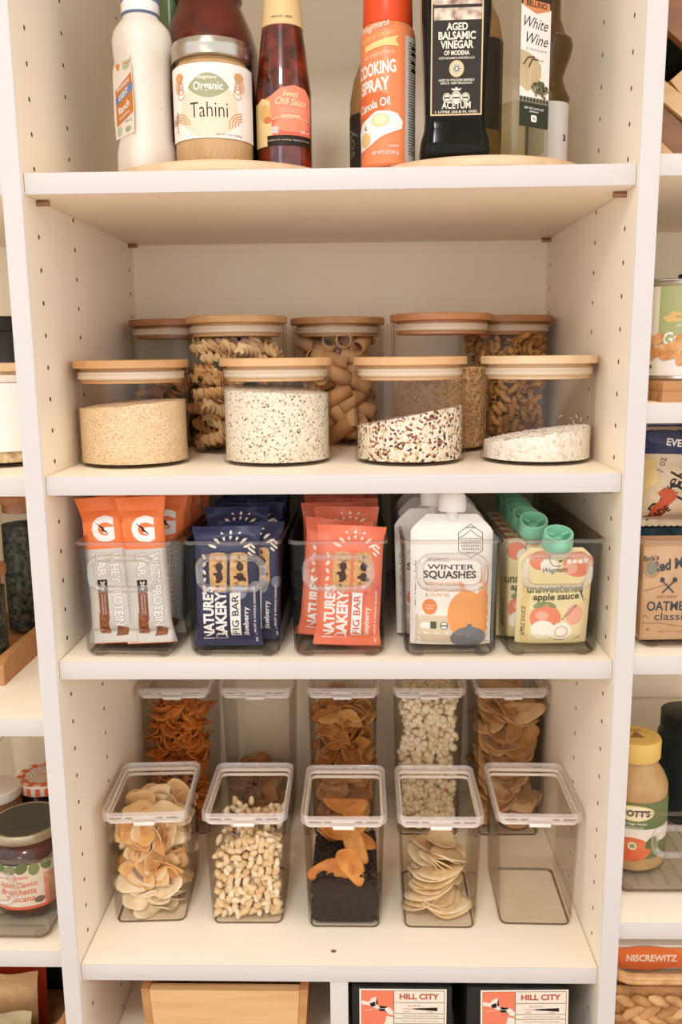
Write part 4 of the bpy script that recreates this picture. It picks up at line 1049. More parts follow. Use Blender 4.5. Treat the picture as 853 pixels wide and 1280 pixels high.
# green bottle behind the ranch
t = thing('green_bottle', 'slim green glass bottle mostly hidden behind the ranch dressing', 'bottle', (-.1850, .2190, TT), 0)
MB().lathe([(0, 0), (.020, 0), (.021, .002), (.021, .12), (.016, .150), (.0125, .175), (.0125, .225), (0, .225)], col('#5d6b46', .25), 32).build('body', t)
MB().lathe([(0, .2255), (.0135, .2255), (.0135, .245), (0, .245)], col('#3b4230', .4), 28).build('cap', t)

# sweet chili sauce
t = thing('chili_sauce_bottle', 'tapered bottle of dark red sweet chili sauce with a coral label', 'bottle', (-.0490, .1180, TT), D(3))
CHI = mottle('chili_sauce', '#3a0f09', '#8a2f14', 55, .22, 0, 6, .4, .75, coat=.9)
cr = [(0, 0), (.0255, 0), (.0285, .002), (.029, .006), (.029, .078), (.0275, .090), (.024, .120), (.0195, .150), (.0175, .170), (.0160, .200), (0, .200)]
MB().lathe(cr, CHI, 48).build('body', t)
def chr_(z):
    for (a, b) in zip(cr[1:], cr[2:]):
        if a[1] <= z <= b[1] and b[1] > a[1]: return a[0] + (b[0] - a[0]) * (z - a[1]) / (b[1] - a[1])
    return .016
lab = MB(); g_ = on_cyl(lambda z: chr_(z) + .0004); P = Print(lambda u, v, o: g_(u, .0215 + (v - .022) * .838, o), .005, .0001)
CRL = col('#ee8d6f', .42); YEL = col('#e3c98f', .45); DK = col('#2a1c14', .5); CRL2 = col('#e2694e', .42)
P.rect(-.040, .022, .034, .034, DK)
P.rect(-.040, .022, -.018, .074, YEL)
P.poly([(-.018, .034), (.034, .034), (.034, .078), (.026, .088), (.012, .0915), (-.002, .088), (-.012, .080), (-.030, .073), (-.034, .070), (-.034, .034)], CRL)
P.poly([(-.034, .034), (-.012, .034), (-.013, .055), (-.014, .074), (-.024, .078), (-.034, .072)], YEL)
P.disc(-.020, .060, .007, .010, col('#d9b06a', .5), 18); P.disc(-.017, .052, .005, .004, col('#c97a4a', .5), 14); P.rect(-.012, .0345, .034, .052, CRL2); P.disc(.010, .046, .020, .0085, CRL, 24); P.rect(-.013, .036, -.005, .044, col('#c9c4bb', .5))
P.rect(-.002, .0535, .018, .0575, col('#d8c0a0', .5)); P.line([(-.012, .052), (.004, .056), (.033, .051)], .0016, col('#d8b487', .5))
P.text('Sweet', .008, .0815, .017, .0068, col('#f3d9b0', .5), -2, .008, .35); P.text('Chili Sauce', .009, .0725, .034, .0080, col('#f3d9b0', .5), -4, .008, .35)
for k in range(2): P.line([(-.004, .0640 - .003 * k), (.026, .0640 - .003 * k)], .0007, col('#efb79a', .5))
P.text('Excellent for cooking, dipping and more', .006, .0285, .050, .0024, col('#d9c9a6', .5)); P.text('300 ml', .024, .0385, .012, .0032, WHT, 0, .01)
P.emit(lab).build('label', t)
nk = MB().lathe([(.0212, .1395), (.0218, .1400), (.0188, .166), (.0167, .1995), (.0160, .200)], col('#dcc08a', .45), 40)
P = Print(on_cyl(lambda z: .0188 - (z - .166) * (.0627 if z > .166 else .1155) + .0003), .005, .0001)
P.poly([(-.017, .176), (-.010, .1725), (-.004, .172), (0, .1685), (.004, .172), (.010, .1725), (.017, .176), (.017, .196), (-.017, .196)], CRL2); P.text('MAGGI', 0, .1815, .027, .0072, col('#f1e2c4', .5), 0, .03); P.text('SINCE 1883', 0, .1465, .022, .0020, LINEK)
P.emit(nk).build('neck_label', t)
MB().lathe([(0, .2005), (.017, .2005), (.0172, .202), (.0172, .222), (.016, .223), (0, .223)], CRL2, 36).build('cap', t)
t = thing('dark_bottle', 'dark bottle whose edge shows behind the sweet chili sauce', 'bottle', (-.0540, .1930, TT), 0)
MB().lathe([(0, 0), (.026, 0), (.028, .003), (.028, .095), (.022, .118), (.012, .135), (.012, .150), (0, .150)], col('#2a1712', .25), 36).build('body', t)
lab = MB(); P = Print(on_cyl(.0283), .006, .0001); P.rect(-.03, .03, .05, .09, col('#5a3222', .5))
for k in range(4): P.disc(.030, .04 + .013 * k, .004, .0045, BLK, 14)
P.emit(lab).build('label', t)

# cooking spray
t = thing('cooking_spray_can', 'orange cooking spray can with a red orange cap and a pale ingredients panel', 'spray can', (.0600, .1130, TT), D(-14))
R = .0282; CAN = col('#ec8a5b', .32); CAP = col('#dd4f27', .35)
b = MB().lathe([(0, 0), (R - .002, 0), (R, .002), (R, .128), (R - .0012, .1335), (R - .004, .1380), (0, .1380)], CAN, 56)
g2_ = on_cyl(R + .0003); P = Print(lambda u, v, o: g2_(u, .012 + (v - .0078) * 1.2, o), .005, .0001)
P.text('Wegmans', -.009, .1075, .034, .0070, col('#f6dcc8', .4), 8, .012, .35); P.text('FOOD YOU FEEL GOOD ABOUT', -.006, .1000, .040, .0032, col('#e6d48e', .4), 8); P.poly([(-.020, .0935), (.005, .098), (.017, .1000), (.014, .096), (.018, .0915), (.004, .0925), (-.020, .0890)], col('#e3cf86', .4)); P.text('NO CHOLESTEROL', -.004, .0860, .034, .0028, col('#f6dcc8', .4), 6)
P.text('COOKING', -.0085, .0750, .046, .0105, col('#f7ece2', .4), 4, .035); P.text('SPRAY', -.0095, .0620, .035, .0105, col('#f7ece2', .4), 4, .035)
P.disc(-.018, .0470, .027, .0095, col('#e0713f', .4), 30, .12); P.text('Canola Oil', -.0105, .0468, .038, .0070, WHT, 8, .015)
EGG = col('#f4efe8', .35); P.poly([(-.030, .010), (-.014, .014), (.000, .021), (.010, .024), (.021, .027), (.022, .033), (.016, .039), (.008, .041), (-.006, .0415), (-.016, .037), (-.024, .034), (-.034, .028)], EGG)
P.disc(-.002, .0340, .0100, .0055, col('#e8cf9e', .4), 24); P.disc(-.002, .0345, .0070, .0036, col('#f0deba', .4), 20); P.disc(-.020, .0195, .0075, .006, col('#e3bf80', .4), 22); P.line([(-.022, .030), (-.018, .027)], .001, GRT); P.line([(-.020, .032), (-.018, .027)], .001, GRT)
P.text('NET WT 5 OZ (141 g)', .003, .0078, .028, .0036, WHT, 0, .015); P.text('PREMIUM', .012, .0130, .010, .0018, WHT)
P.rect(.0250, .0010, .0480, .1010, col('#d8d0c8', .4))
rq = random.Random(2)
for k in range(46): 
    z = .008 + .0022 * k
    if z > .096: break
    P.line([(.0295, z), (.0295 + rq.uniform(.008, .014), z)], .0009, LINEK)
for z, h in ((.074, .012), (.087, .010)): P.rect(.034, z, .045, z + h * .25, BLK); P.rect(.034, z + h * .5, .045, z + h * .7, BLK)
P.emit(b); b.build('body', t)
MB().lathe([(0, .1375), (R - .0030, .1375), (R - .0026, .139), (R - .0034, .176), (R - .006, .180), (0, .181)], CAP, 48).build('cap', t)
t = thing('dark_label_bottle', 'amber bottle with a dark label peeping out left of the cooking spray', 'bottle', (.0485, .1830, TT), 0)
MB().lathe([(0, 0), (.027, 0), (.029, .003), (.029, .085), (.024, .110), (.013, .135), (.013, .185), (0, .185)], col('#a27a48', .25), 36).build('body', t)
lab = MB(); P = Print(on_cyl(.0293), .006, .0001); P.rect(-.05, .012, .05, .070, col('#3a342c', .5)); P.text('soy', -.03, .04, .03, .014, col('#8f7c5a', .5), 90); P.emit(lab).build('label', t)

# balsamic vinegar
t = thing('balsamic_bottle', 'black square bottle of aged balsamic vinegar with a gold edged label', 'bottle', (.1270, .0930, TT), D(-2))
BLKG = mottle('black_vinegar_glass', '#12110d', '#1b1812', 20, .10, spec=.14)
pr = [(0, .060, .052, .010), (.003, .068, .060, .013), (.010, .0705, .062, .014), (.018, .0690, .061, .014), (.030, .0620, .055, .011), (.040, .0600, .053, .010), (.090, .0630, .055, .010), (.135, .0680, .060, .011), (.160, .069, .061, .013), (.185, .050, .046, .018), (.200, .030, .030, .0148), (.235, .027, .027, .0134)]
MB().rloft(pr, BLKG, 6).build('body', t, sharp=1.0)
lab = MB(); sl = (.060 - .053) / 2 / .095
def bal_y(v):
    for (a, b) in zip(pr, pr[1:]):
        if a[0] <= v <= b[0]: return (a[2] + (b[2] - a[2]) * (v - a[0]) / (b[0] - a[0])) / 2
    return .027
sc_ = lambda v: .0416 + (v - .0435) * 1.14
P = Print(lambda u, v, o: (u * 1.03, -bal_y(sc_(v)) - .0004 - o, sc_(v)), .03, .0001)
GOLD = col('#d9bd8d', .4); LBK = col('#2e271f', .5); CRM = col('#ece2cf', .5); FRU = mottle('label_picture', '#7b4f36', '#e7d8c6', 90, .5, 0, 4)
P.rect(-.0245, .0435, .0245, .158, GOLD); P.rect(-.0232, .0448, .0232, .158, LBK); P.rect(-.0218, .1190, .0232, .158, FRU)
for k, (w, h, z) in enumerate(((.020, .0060, .1140), (.035, .0064, .1070), (.031, .0064, .1000), (.024, .0038, .0935))): P.text(('AGED', 'BALSAMIC', 'VINEGAR', 'OF MODENA')[k], 0, z, w, h, CRM, 0, .03)
P.text('ACETO BALSAMICO DI MODENA I.G.P.', 0, .0895, .034, .0018, CRM, 0, .01)
P.disc(0, .0810, .0070, .0068, GOLD, 28); P.disc(0, .0810, .0048, .0047, CRM, 24)
for k in range(12): P.line([(.0012 * math.cos(k * PI / 6), .081 + .0012 * math.sin(k * PI / 6)), (.0044 * math.cos(k * PI / 6), .081 + .0043 * math.sin(k * PI / 6))], .0006, LBK)
P.text('AGED IN WOODEN BARRELS', 0, .0720, .034, .0019, CRM, 0, .01); P.text('SINCE 1889 MODENA', 0, .0695, .030, .0017, CRM, 0, .01)
P.poly([(-.005, .0655), (-.0035, .0635), (.0035, .0635), (.005, .0655), (.0025, .0645), (0, .0665), (-.0025, .0645)], CRM)
for x, r_ in ((-.0088, .0040), (.0088, .0040), (0, .0052)): P.disc(x, .0578, r_, r_, CRM, 22); P.ring(x, .0578, r_ * .82, r_ * .82, .0005, LBK, 20); P.rect(x - r_ * .6, .0572, x + r_ * .6, .0584, LBK)
P.text('ACETUM', 0, .0512 + .0005, .0275, .0058, CRM, 0, .02)
P.text('1 LITRE (33.8 FL OZ)', 0, .0462, .040, .0024, CRM, 0, .02); P.emit(lab); lab.build('label', t)
MB().lathe([(0, .2352), (.0150, .2352), (.0152, .237), (.0152, .265), (.014, .266), (0, .266)], BLK, 32).build('cap', t)
t = thing('tall_bottle', 'tall amber bottle with a dark label seen between the balsamic and white wine vinegars', 'bottle', (.1620, .2040, TT), 0)
MB().lathe([(0, 0), (.028, 0), (.030, .003), (.030, .150), (.025, .175), (.015, .195), (.015, .23), (0, .23)], col('#a37c4f', .25), 40).build('body', t)
lab = MB(); P = Print(on_cyl(.0304), .006, .0001); P.rect(-.04, .055, .030, .150, BLK); P.rect(.033, .045, .038, .150, BLK); P.emit(lab).build('label', t)

# white wine vinegar: clear square bottle seen on its corner
t = thing('white_vinegar_bottle', 'clear square bottle of white wine vinegar turned on its corner', 'bottle', (.1908, .0985, TT), D(33))
w = .0490
pr = [(.0006, w - .008, w - .008, .003), (.002, w - .002, w - .002, .005), (.006, w, w, .006), (.155, w, w, .006), (.172, .036, .036, .012), (.185, .028, .028, .0135), (.220, .026, .026, .0128)]
MB().rloft(pr, GLASSB, 5, cap1=False).build('glass', t, sharp=.4)
VIN = clear('white_wine_vinegar', (.86, .86, .74), .03, .3, 4, .03)
MB().rloft([(.010, w - .008, w - .008, .004), (.012, w - .005, w - .005, .005), (.0560, w - .005, w - .005, .005)], VIN, 5).build('vinegar', t, sharp=.4)
g3_ = on_flat((0, -w / 2 - .0004, 0), (1, 0, 0), (0, 0, 1)); lab = MB(); P = Print(lambda u, v, o: g3_(u, .0318 + (v - .0235) * .93, o), .03, .0001)
LW_ = col('#f1ece8', .45); DG = col('#33372d', .5)
x0_, x1_ = -.0190, .0205
P.rect(x0_, .0235, x1_, .1600, LW_); P.rect(x0_, .0235, x1_, .0480, DG); P.rect(x0_, .0480, x1_, .0535, col('#8c8670', .5))
for k in range(9): P.poly([(x0_ + .0022 + .0044 * k - .0018, .05075), (x0_ + .0022 + .0044 * k, .0482), (x0_ + .0022 + .0044 * k + .0018, .05075), (x0_ + .0022 + .0044 * k, .0533)], DG)
P.text('NET WT 16.9 FL OZ', .0008, .0425, .026, .0022, LW_, 0, .02); P.text('(500mL)', .0008, .0392, .012, .0022, LW_, 0, .02); P.poly([(.0008 + .0050 * math.cos(k * PI / 4) * (1 if k % 2 else .8), .0325 + .0045 * math.sin(k * PI / 4) * (1 if k % 2 else .8)) for k in range(8)], LW_); P.text('OU', .0008, .0325, .004, .0026, DG, 0, .02)
BARR = wood('barrel_print', '#b39a74', '#d9c6a2', 2, 60, .5); P.poly([(x0_, .0640), (x0_ + .010, .0590), (x0_ + .022, .0650), (x0_ + .0285, .0760), (x0_ + .0275, .0870), (x0_ + .018, .0950), (x0_ + .006, .0985), (x0_, .0985)], BARR)
for q in (0, 1): P.line([(x0_ + .004 + .007 * q, .0845 - .002 * q), (x0_ + .010 + .006 * q, .0925 - .001 * q), (x0_ + .019 + .004 * q, .0938 - .002 * q)], .0016, col('#5b4433', .5))
rq = random.Random(6)
for k in range(46): P.disc(.0085 + rq.gauss(0, .0060), .0620 + rq.gauss(0, .0028), .0019, .0019, (col('#6d6a4a', .5), col('#8f8b66', .5), col('#4c4b35', .5))[k % 3], 10)
P.poly([(.000, .066), (.006, .071), (.013, .070), (.007, .0665)], col('#5d6247', .5)); P.text('White', .0010, .1270, .0320, .0110, INK, -1, .0, .4); P.text('Wine', .0030, .1115, .0290, .0110, INK, -1, .0, .4); P.text('VINEGAR', .0020, .1010, .028, .0024, LINEK, 0, .0, 0, 1.4); P.text('5% ACID', .008, .0915, .008, .0018, LINEK)
P.rect(x0_, .1430, x1_, .1600, col('#3a2a22', .5)); P.poly([(x0_ + .002, .1420), (.0008, .1365), (x1_ - .002, .1420), (x1_ - .002, .1490), (x0_ + .002, .1490)], col('#d98d5f', .5)); P.text('BELLINO', .0008, .1452, .0270, .0058, INK, 0, .02)
P.emit(lab).build('label', t)
MB().lathe([(0, .2203), (.0145, .2203), (.0147, .222), (.0147, .244), (0, .246)], col('#d8cfc0', .4), 32).build('cap', t)

# waisted amber bottle
t = thing('waisted_bottle', 'waisted olive amber bottle with a white label at the far right', 'bottle', (.2395, .1850, TT), D(8))
AMB = clear('amber_oil', (.62, .47, .24), .03, .5, 3, .03, .45, '#55431f')
R = .0235
MB().lathe([(0, 0), (R - .002, 0), (R, .002), (R, .080), (R + .0010, .085), (R - .002, .092), (.0180, .100), (.0162, .107), (.0190, .116), (.0245, .131), (.0262, .139), (.0245, .146), (.0180, .151), (.0120, .168), (.0115, .190), (0, .190)], AMB, 48).build('body', t)
lab = MB(); P = Print(on_cyl(R + .0004), .005, .0001); P.rect(-.030, .005, .036, .0790, col('#e4e0de', .5)); P.rect(.0285, .010, .036, .072, col('#b9b4b4', .5)); P.text('3', .0145, .0420, .0045, .0072, BLK, 0, .05); P.emit(lab).build('label', t)
MB().lathe([(0, .1903), (.013, .1903), (.0132, .192), (.0132, .212), (0, .213)], col('#caa35a', .35, .6), 32).build('cap', t)
# ------------------------------------------------------------------ low shelf: bamboo box and two black boxes
t = thing('bamboo_box', 'open bamboo box on the low shelf left of the divider', 'box', (-.1290, .012, S5), 0)
MB().prism([(-.0762, .001), (.0762, .001), (.0855, .1425), (-.0855, .1425)], 0, .011, BAMBOX).build('front_board', t)
MB().prism([(-.0762, .001), (.0762, .001), (.0855, .1425), (-.0855, .1425)], .229, .240, BAMBOX).build('back_board', t)
for s in (-1, 1): MB().add([(s * q, y, z) for q, z in ((.0855, 0), (.0950, .1440)) for y in (.0, .240)] + [(s * (q - .009), y, z) for q, z in ((.0855, 0), (.0950, .1440)) for y in (.0, .240)], [(0, 1, 3, 2), (4, 6, 7, 5), (0, 2, 6, 4), (1, 5, 7, 3), (0, 4, 5, 1), (2, 3, 7, 6)], OAK).build('side_board', t)
MB().box(-.077, .077, .0112, .2288, .002, .010, BAMBOX).build('bottom_board', t)
BBX = mottle('black_card', '#1d1c1a', '#272523', 40, .5)
def hill(P, w, h):
    PAP = col('#e9dfcf', .55); COR = col('#e57f5f', .55); LN_ = col('#6d5a48', .55)
    P.rect(-w / 2, -h / 2, w / 2, h / 2, PAP); P.frame(-w / 2 + .0025, -h / 2 + .0025, w / 2 - .0025, h / 2 - .0025, .0006, LN_)
    xs = -w / 2 + .0025; xm = -w * .105
    P.rect(xs, -h / 2 + .0025, xm, h / 2 - .0025, COR)
    P.poly([(xm, -h / 2 + .0025), (xm, -h * .20), (xm - .008, -h * .16), (xm - .0095, -h * .30), (xm - .013, -h / 2 + .0025)], PAP)
    P.poly([(xs, h * .22), (xs + .008, h * .18), (xs + .012, h * .28), (xs + .017, h * .31), (xs + .016, h * .14), (xs + .024, h * .04), (xm - .006, -h * .12), (xm, -h * .15), (xm, -h * .05), (xs + .030, h * .06), (xs + .022, h * -.03), (xs + .008, h * .10), (xs, h * .12)], PAP)
    P.poly([(xs + .009, h * .14), (xs + .015, h * .19), (xs + .016, h * .08), (xs + .011, h * .06)], BLK); P.poly([(xs + .018, h * .02), (xs + .027, h * .06), (xs + .026, -h * .04), (xs + .021, -h * .05)], BLK)
    P.line([(xs + .003, -.001), (xm - .002, .002)], .0005, PAP)
    P.line([(xm, -h / 2 + .0025), (xm, h / 2 - .0025)], .0006, LN_)
    for k, z in enumerate((.17, -.02 - .08, -.22, -.35)): P.line([(xm, h * z), (w / 2 - .0025, h * z)], .0005, LN_)
    P.text('HILL CITY', (xm + w / 2) / 2 - .001, h * .315, w * .45, .0074, col('#b5552f', .55), 0, .035); P.text('BLEND', xm + w * .24, h * .09, w * .15, .0022, col('#c79272', .55))
    P.poly([(xm + w * .22, h * .025), (xm + w * .50, h * .05), (xm + w * .50, -h * .04), (xm + w * .22, 0)], BLK); P.line([(xm + w * .10, h * .012), (xm + w * .24, h * .012)], .0006, col('#d9764f', .5)); P.text('LIGHT', xm + w * .15, -h * .055, w * .07, .0014, LN_); P.text('DARK', xm + w * .42, -h * .065, w * .06, .0014, LN_)
    for k, z in enumerate((-.16, -.285)): P.text('whole bean coffee roasted in small batches', (xm + w / 2) / 2, h * z, w * .42, .0018, col('#a08a74', .5))
def black_box(x, w, lw, lx, label, tilt=0):
    t = thing('coffee_box', label, 'box', (x, .014, S5), 0, 'black boxes with paper labels')
    MB().box(-w / 2, w / 2, 0, .22, 0, .1475, BBX, .0016).build('body', t)
    lb = MB(); P = Print(on_flat((lx, -.0006, .1195), (math.cos(D(tilt)), 0, math.sin(D(tilt))), (-math.sin(D(tilt)), 0, math.cos(D(tilt)))), .05, .0001); hill(P, lw, .0520); P.emit(lb).build('label', t)
black_box(.0725, .1130, .0985, .0010, 'black box with a coral and cream paper label, beside the divider')
black_box(.2020, .1130, .0985, .0085, 'black box with a slightly tilted coral and cream paper label, beside the right upright', 1.0)

# ------------------------------------------------------------------ right bay
LWD = wood('light_plank', '#c9a374', '#dcbb90', 0, 5); DWD = wood('brown_plank', '#7d5437', '#966a48', 0, 5)
t = thing('wine_rack', 'wooden wine rack of crossed light and brown planks', 'rack', (.345, .15, R1))
def plank(px0, py0, px1, py1, hw, m, y0=0.0, y1=.20):
    a, b = at(px0, py0, .15), at(px1, py1, .15); a = Vector((a.x - .345, 0, a.z - R1)); b = Vector((b.x - .345, 0, b.z - R1)); d = (b - a).normalized(); n = Vector((-d.z, 0, d.x)) * hw
    mb = MB().prism([tuple((p.x, p.z)) for p in (a - n, b - n, b + n, a + n)], y0, y1, m); mb.build('plank', t)
plank(800, 90, 905, 177, .0085, LWD, -.002, .2); plank(806, 134, 895, 218, .0155, DWD, .004, .198)
plank(808, -25, 900, 60, .0200, DWD, .002, .014); plank(846, 110, 905, 58, .0100, LWD, 0, .199); plank(803, 169, 850, 214, .009, LWD, .001, .2)
MB().box(-.034, .30, 0, .2, .0, .010, LWD).build('base_board', t)
t = thing('wine_bottle', 'dark green bottle lying in the wooden wine rack', 'bottle', tuple(at(868, 22, .190)), rot=(PI / 2, 0, 0))
MB().lathe([(0, -.20), (.0365, -.20), (.0365, .010), (.033, .016), (.024, .012), (0, .010)], col('#1f2e27', .15), 48).build('body', t)

def can(x, y, z, R, H, label, lid, paint=None, name='bean_can', body=None):
    t = thing(name, label, 'can', (x, y, z), 0)
    b = MB().lathe([(0, .001), (R - .002, .001), (R - .001, 0), (R, .0015), (R, .003), (R - .0008, .0045), (R - .0008, H - .0045), (R, H - .003), (R, H - .0008), (R - .0012, H), (R - .0028, H - .001), (R - .0030, H - .004), (0, H - .004)], lid, 56)
    b.build('body', t)
    if paint:
        lb = MB(); P = Print(on_cyl(R - .0004), .006, .0001); paint(P, R, H); P.emit(lb).build('label', t)
    return t
CGRN = col('#a7ad7c', .42); BEAN = mottle('bean_print', '#c98a52', '#e3b27c', 90, .5)
def beans(P, R, H):
    P.rect(-PI * R * .96, .005, PI * R * .96, H - .005, CGRN); P.rect(-PI * R * .96, .005, PI * R * .96, .0250, col('#eae4dc', .45)); P.rect(-.060, .005, -.0355, H - .005, col('#e5dfcb', .45))
    P.text('Wegmans', .004, H - .022, .030, .0080, WHT, 4, .012, .35); P.poly([(-.032, H - .036), (-.026, H - .034), (-.022, H - .030), (-.020, H - .0335), (.032, H - .034), (.040, H - .031), (.036, H - .036), (.040, H - .041), (.000, H - .038), (-.026, H - .041)], col('#d8b878', .45)); P.text('FOOD YOU FEEL GOOD ABOUT', .004, H - .0355, .044, .0022, LINEK)
    P.text('LOW SODIUM', -.004, H - .0440, .026, .0024, WHT)
    P.text('Garbanzo', -.001, H - .0555, .058, .0125, WHT, 3, .022, .12); P.text('Beans', -.001, H - .0695, .036, .0125, WHT, 3, .022, .12)
    rq = random.Random(12)
    for k in range(60):
        P.disc(rq.uniform(-.065, .065), .0285 + .0075 * (k % 3) - .004 * rq.random(), .0050, .0047, BEAN, 14)
    P.disc(-.012, .0185, .0042, .0038, BEAN, 14); P.text('NET WT 15.5 OZ', .010, .0100, .030, .0028, LINEK); P.disc(-.044, .014, .002, .002, LINEK, 12)
t = thing('wooden_riser', 'light oak riser board under the bean cans', 'riser', (.470, .150, R2))
MB().box(-.140, .140, -.126, .110, .0105, .0205, OAK).build('top_board', t)
for s in (-1, 1): MB().box(s * .134 - .006, s * .134 + .006, -.108, .108, 0, .0106, OAK).build('foot', t)
MB().box(-.140, .140, -.126, -.1122, 0, .0106, OAK, .0004).build('front_rail', t)
can(.3640, .0770, R2 + .0205, .0368, .0990, 'green garbanzo bean can with a picture of chickpeas, at the front of the riser', STEEL, beans)
can(.3740, .1730, R2 + .0205, .0372, .1080, 'green bean can standing behind the garbanzo can, only its top showing', STEEL, lambda P, R, H: (P.rect(-.11, .005, .11, H - .004, CGRN), P.rect(-.11, H - .020, .11, H - .015, col('#d8b878', .45)), P.rect(-.11, H - .013, .11, H - .007, col('#e8e0ce', .45))))
can(.4500, .2280, R2 + .0205, .0372, .1200, 'can with a dark green lid at the back right of the riser', col('#2e3b38', .4), lambda P, R, H: P.rect(-.11, .005, .11, H - .016, col('#8f937a', .45)))
can(.3620, .2640, R2 + .0205, .0300, .1360, 'dark can deep behind the green bean cans', col('#2b3434', .4), lambda P, R, H: P.rect(-.09, .005, .09, H - .012, col('#7c8070', .45)))

# shelf with the bag and the oatmeal box
BOXB = open_bin((.4000, .0280, R3), 'wide open clear bin holding the oatmeal box and the bagel bag', .150, .158, .340, .1180, 0, 0, 0, 'wide clear bins of the right bay')
t = thing('oatmeal_box', 'kraft brown box of instant oatmeal in the wide clear bin', 'box', (.3850, .0400, R3 + .0068), D(1.5))
KRAFT = mottle('kraft_card', '#c9a07a', '#d4ae88', 20, .6)
MB().box(-.0600, .0620, 0, .055, 0, .1020, KRAFT, .001).build('carton', t)
lb = MB(); P = Print(on_flat((0, -.0004, 0), (1, 0, 0), (0, 0, 1)), .03, .0001); IKN = col('#3f4647', .55); KL = col('#a37c58', .55)
P.text("Bob's", -.052, .0900, .016, .0060, IKN, 6, .015); P.text('Red Mill', -.030, .0830, .042, .0120, IKN, 10, .03, .15); P.disc(-.051, .079, .006, .008, col('#8f8a78', .6), 16); P.ring(-.051, .079, .0085, .0105, .0008, KL, 18)
for s in (-1, 1): P.line([(-.0325 - .0060 * s, .0520), (-.0325 + .0060 * s, .0645)], .0016, IKN); P.disc(-.0325 + .0066 * s, .0660, .0026, .0030, IKN, 12)
P.text('INSTANT', -.033, .0475, .022, .0032, KL, 0, .02); P.text('OATMEAL', -.0275, .0375, .053, .0105, IKN, 0, .02); P.text('classic', -.0270, .0260, .037, .0082, IKN, 0, .0)
P.line([(-.058, .054), (-.045, .058), (-.032, .062)], .0008, KL); P.line([(-.058, .0185), (-.040, .0190), (-.015, .0145), (.020, .018)], .0008, KL); P.line([(-.058, .0250), (-.055, .028), (-.052, .024)], .0008, KL); P.disc(-.052, .0120, .0020, .0020, KL, 12); P.text('NET WT 11 OZ (312g)', -.022, .0090, .036, .0026, KL)
P.emit(lb).build('print', t)
for k in range(5):
    o = flow_pack(.120, .104, .014, mottle('teal_packet', '#34505c', '#40606c', 30, .4), 60 + k, lambda P: P.rect(-.058, .070, .058, .098, col('#2c4450', .45)), crimp=.009).build('snack_packet', None, (.398, .112 + .018 * k, R3 + .0070), (D(-6), 0, 0), fix=False)
    tag(o, 'teal packet filed behind the oatmeal box in the wide clear bin', 'packet', 'teal packets behind the oatmeal box')
BAGM = mottle('clear_bag_film_over_bread', '#b9a184', '#d6c3a6', 35, .3, .2, 3); BNV = col('#2b3158', .34)
def bag(P):
    P.rect(-.075, .098, .075, .142, BNV); P.disc(-.050, .120, .018, .010, col('#4a5370', .3), 18); P.rect(-.075, .136, .075, .142, col('#7d7a70', .4))
    P.poly([(-.075, .098), (-.030, .098), (.075, .086), (.075, .1000), (-.075, .1020)], BNV)
    P.text('EVERYTHING', -.0210, .1090, .056, .0100, WHT, -10, .03)
    P.text('Bagel', -.046, .0440, .060, .0190, INK, 68, .004, .2); P.text('Thins', -.030, .0640, .060, .0190, INK, 68, .004, .2); P.text('7 oz', -.054, .0830, .020, .008, col('#6d655a', .5), 80)
    P.poly([(-.064, .010), (-.050, .010), (-.044, .030), (-.036, .040), (-.040, .050), (-.050, .053), (-.056, .046), (-.052, .038), (-.060, .028)], col('#b5502f', .5))
    P.text('MADE', -.054, .018, .026, .009, INK, 40, .04); P.line([(.005, .050), (-.002, .030), (.004, .008)], .0016, INK); P.poly([(-.075, .04), (-.055, .06), (-.060, .090), (-.075, .095)], col('#d8bf86', .4))
KB = .116 / .142
def bag_s(P):
    g = P.f; P.f = lambda u, v, o: g(u, v * KB, o); bag(P)
o = flow_pack(.150, .116, .050, BAGM, 77, bag_s, 22, 34, .009, 1.0).build('bagel_bag', None, (.4080, .1000, R3 + .1190), (D(-5), 0, 0), fix=False)
tag(o, 'clear bread bag with a navy top band and black script lettering', 'bag')
# applesauce jar in its bin
WB = open_bin((.4180, .0540, R4), 'open clear bin holding the yellow lidded applesauce jar', .190, .200, .330, .1050, .120, .033, .0720, 'wide clear bins of the right bay')
rib = MB()
for k in range(11): rib.box(-.085 + .017 * k - .0012, -.085 + .017 * k + .0012, .012, .315, .0067, .0078, PLRIM, .0003)
rib.build('floor_ribs', WB)
t = thing('applesauce_jar', 'tall clear jar of applesauce with a yellow lid and a green apple label', 'jar', (.3560, .1250, R4 + .0082), D(-6))
JS = .80; JZ = .86; R = .0490; ASC = mottle('applesauce', '#b38d5c', '#c7a170', 40, .4)
pj_ = [(0, .001), (R - .006, .0), (R - .001, .004), (R, .010), (R, .060), (R - .0015, .070), (R, .080), (R, .118), (R - .006, .132), (R - .016, .145), (.0290, .152), (.0290, .163), (0, .163)]
SJ = Matrix.Diagonal((JS, JS, JZ, 1))
MB().lathe(pj_, ASC, 56).xf(SJ).build('sauce', t)
MB().lathe([(a + .0009, b) for a, b in pj_[1:-1]], GLASS, 56).xf(SJ).build('jar_wall', t)
lb = MB(); P = Print(on_cyl(R + .0014), .006, .0001); JG = col('#6f7b50', .45)
P.rect(-.085, .022, .085, .104, JG); P.rect(-.085, .046, .085, .066, col('#e9e3d8', .45)); P.disc(-.006, .089, .0290, .0115, col('#e3c875', .45), 30); P.disc(-.006, .089, .0275, .0102, col('#f0e6c8', .45), 30); P.text("MOTT'S", -.006, .0890, .044, .0100, INK, 0, .04, .08)
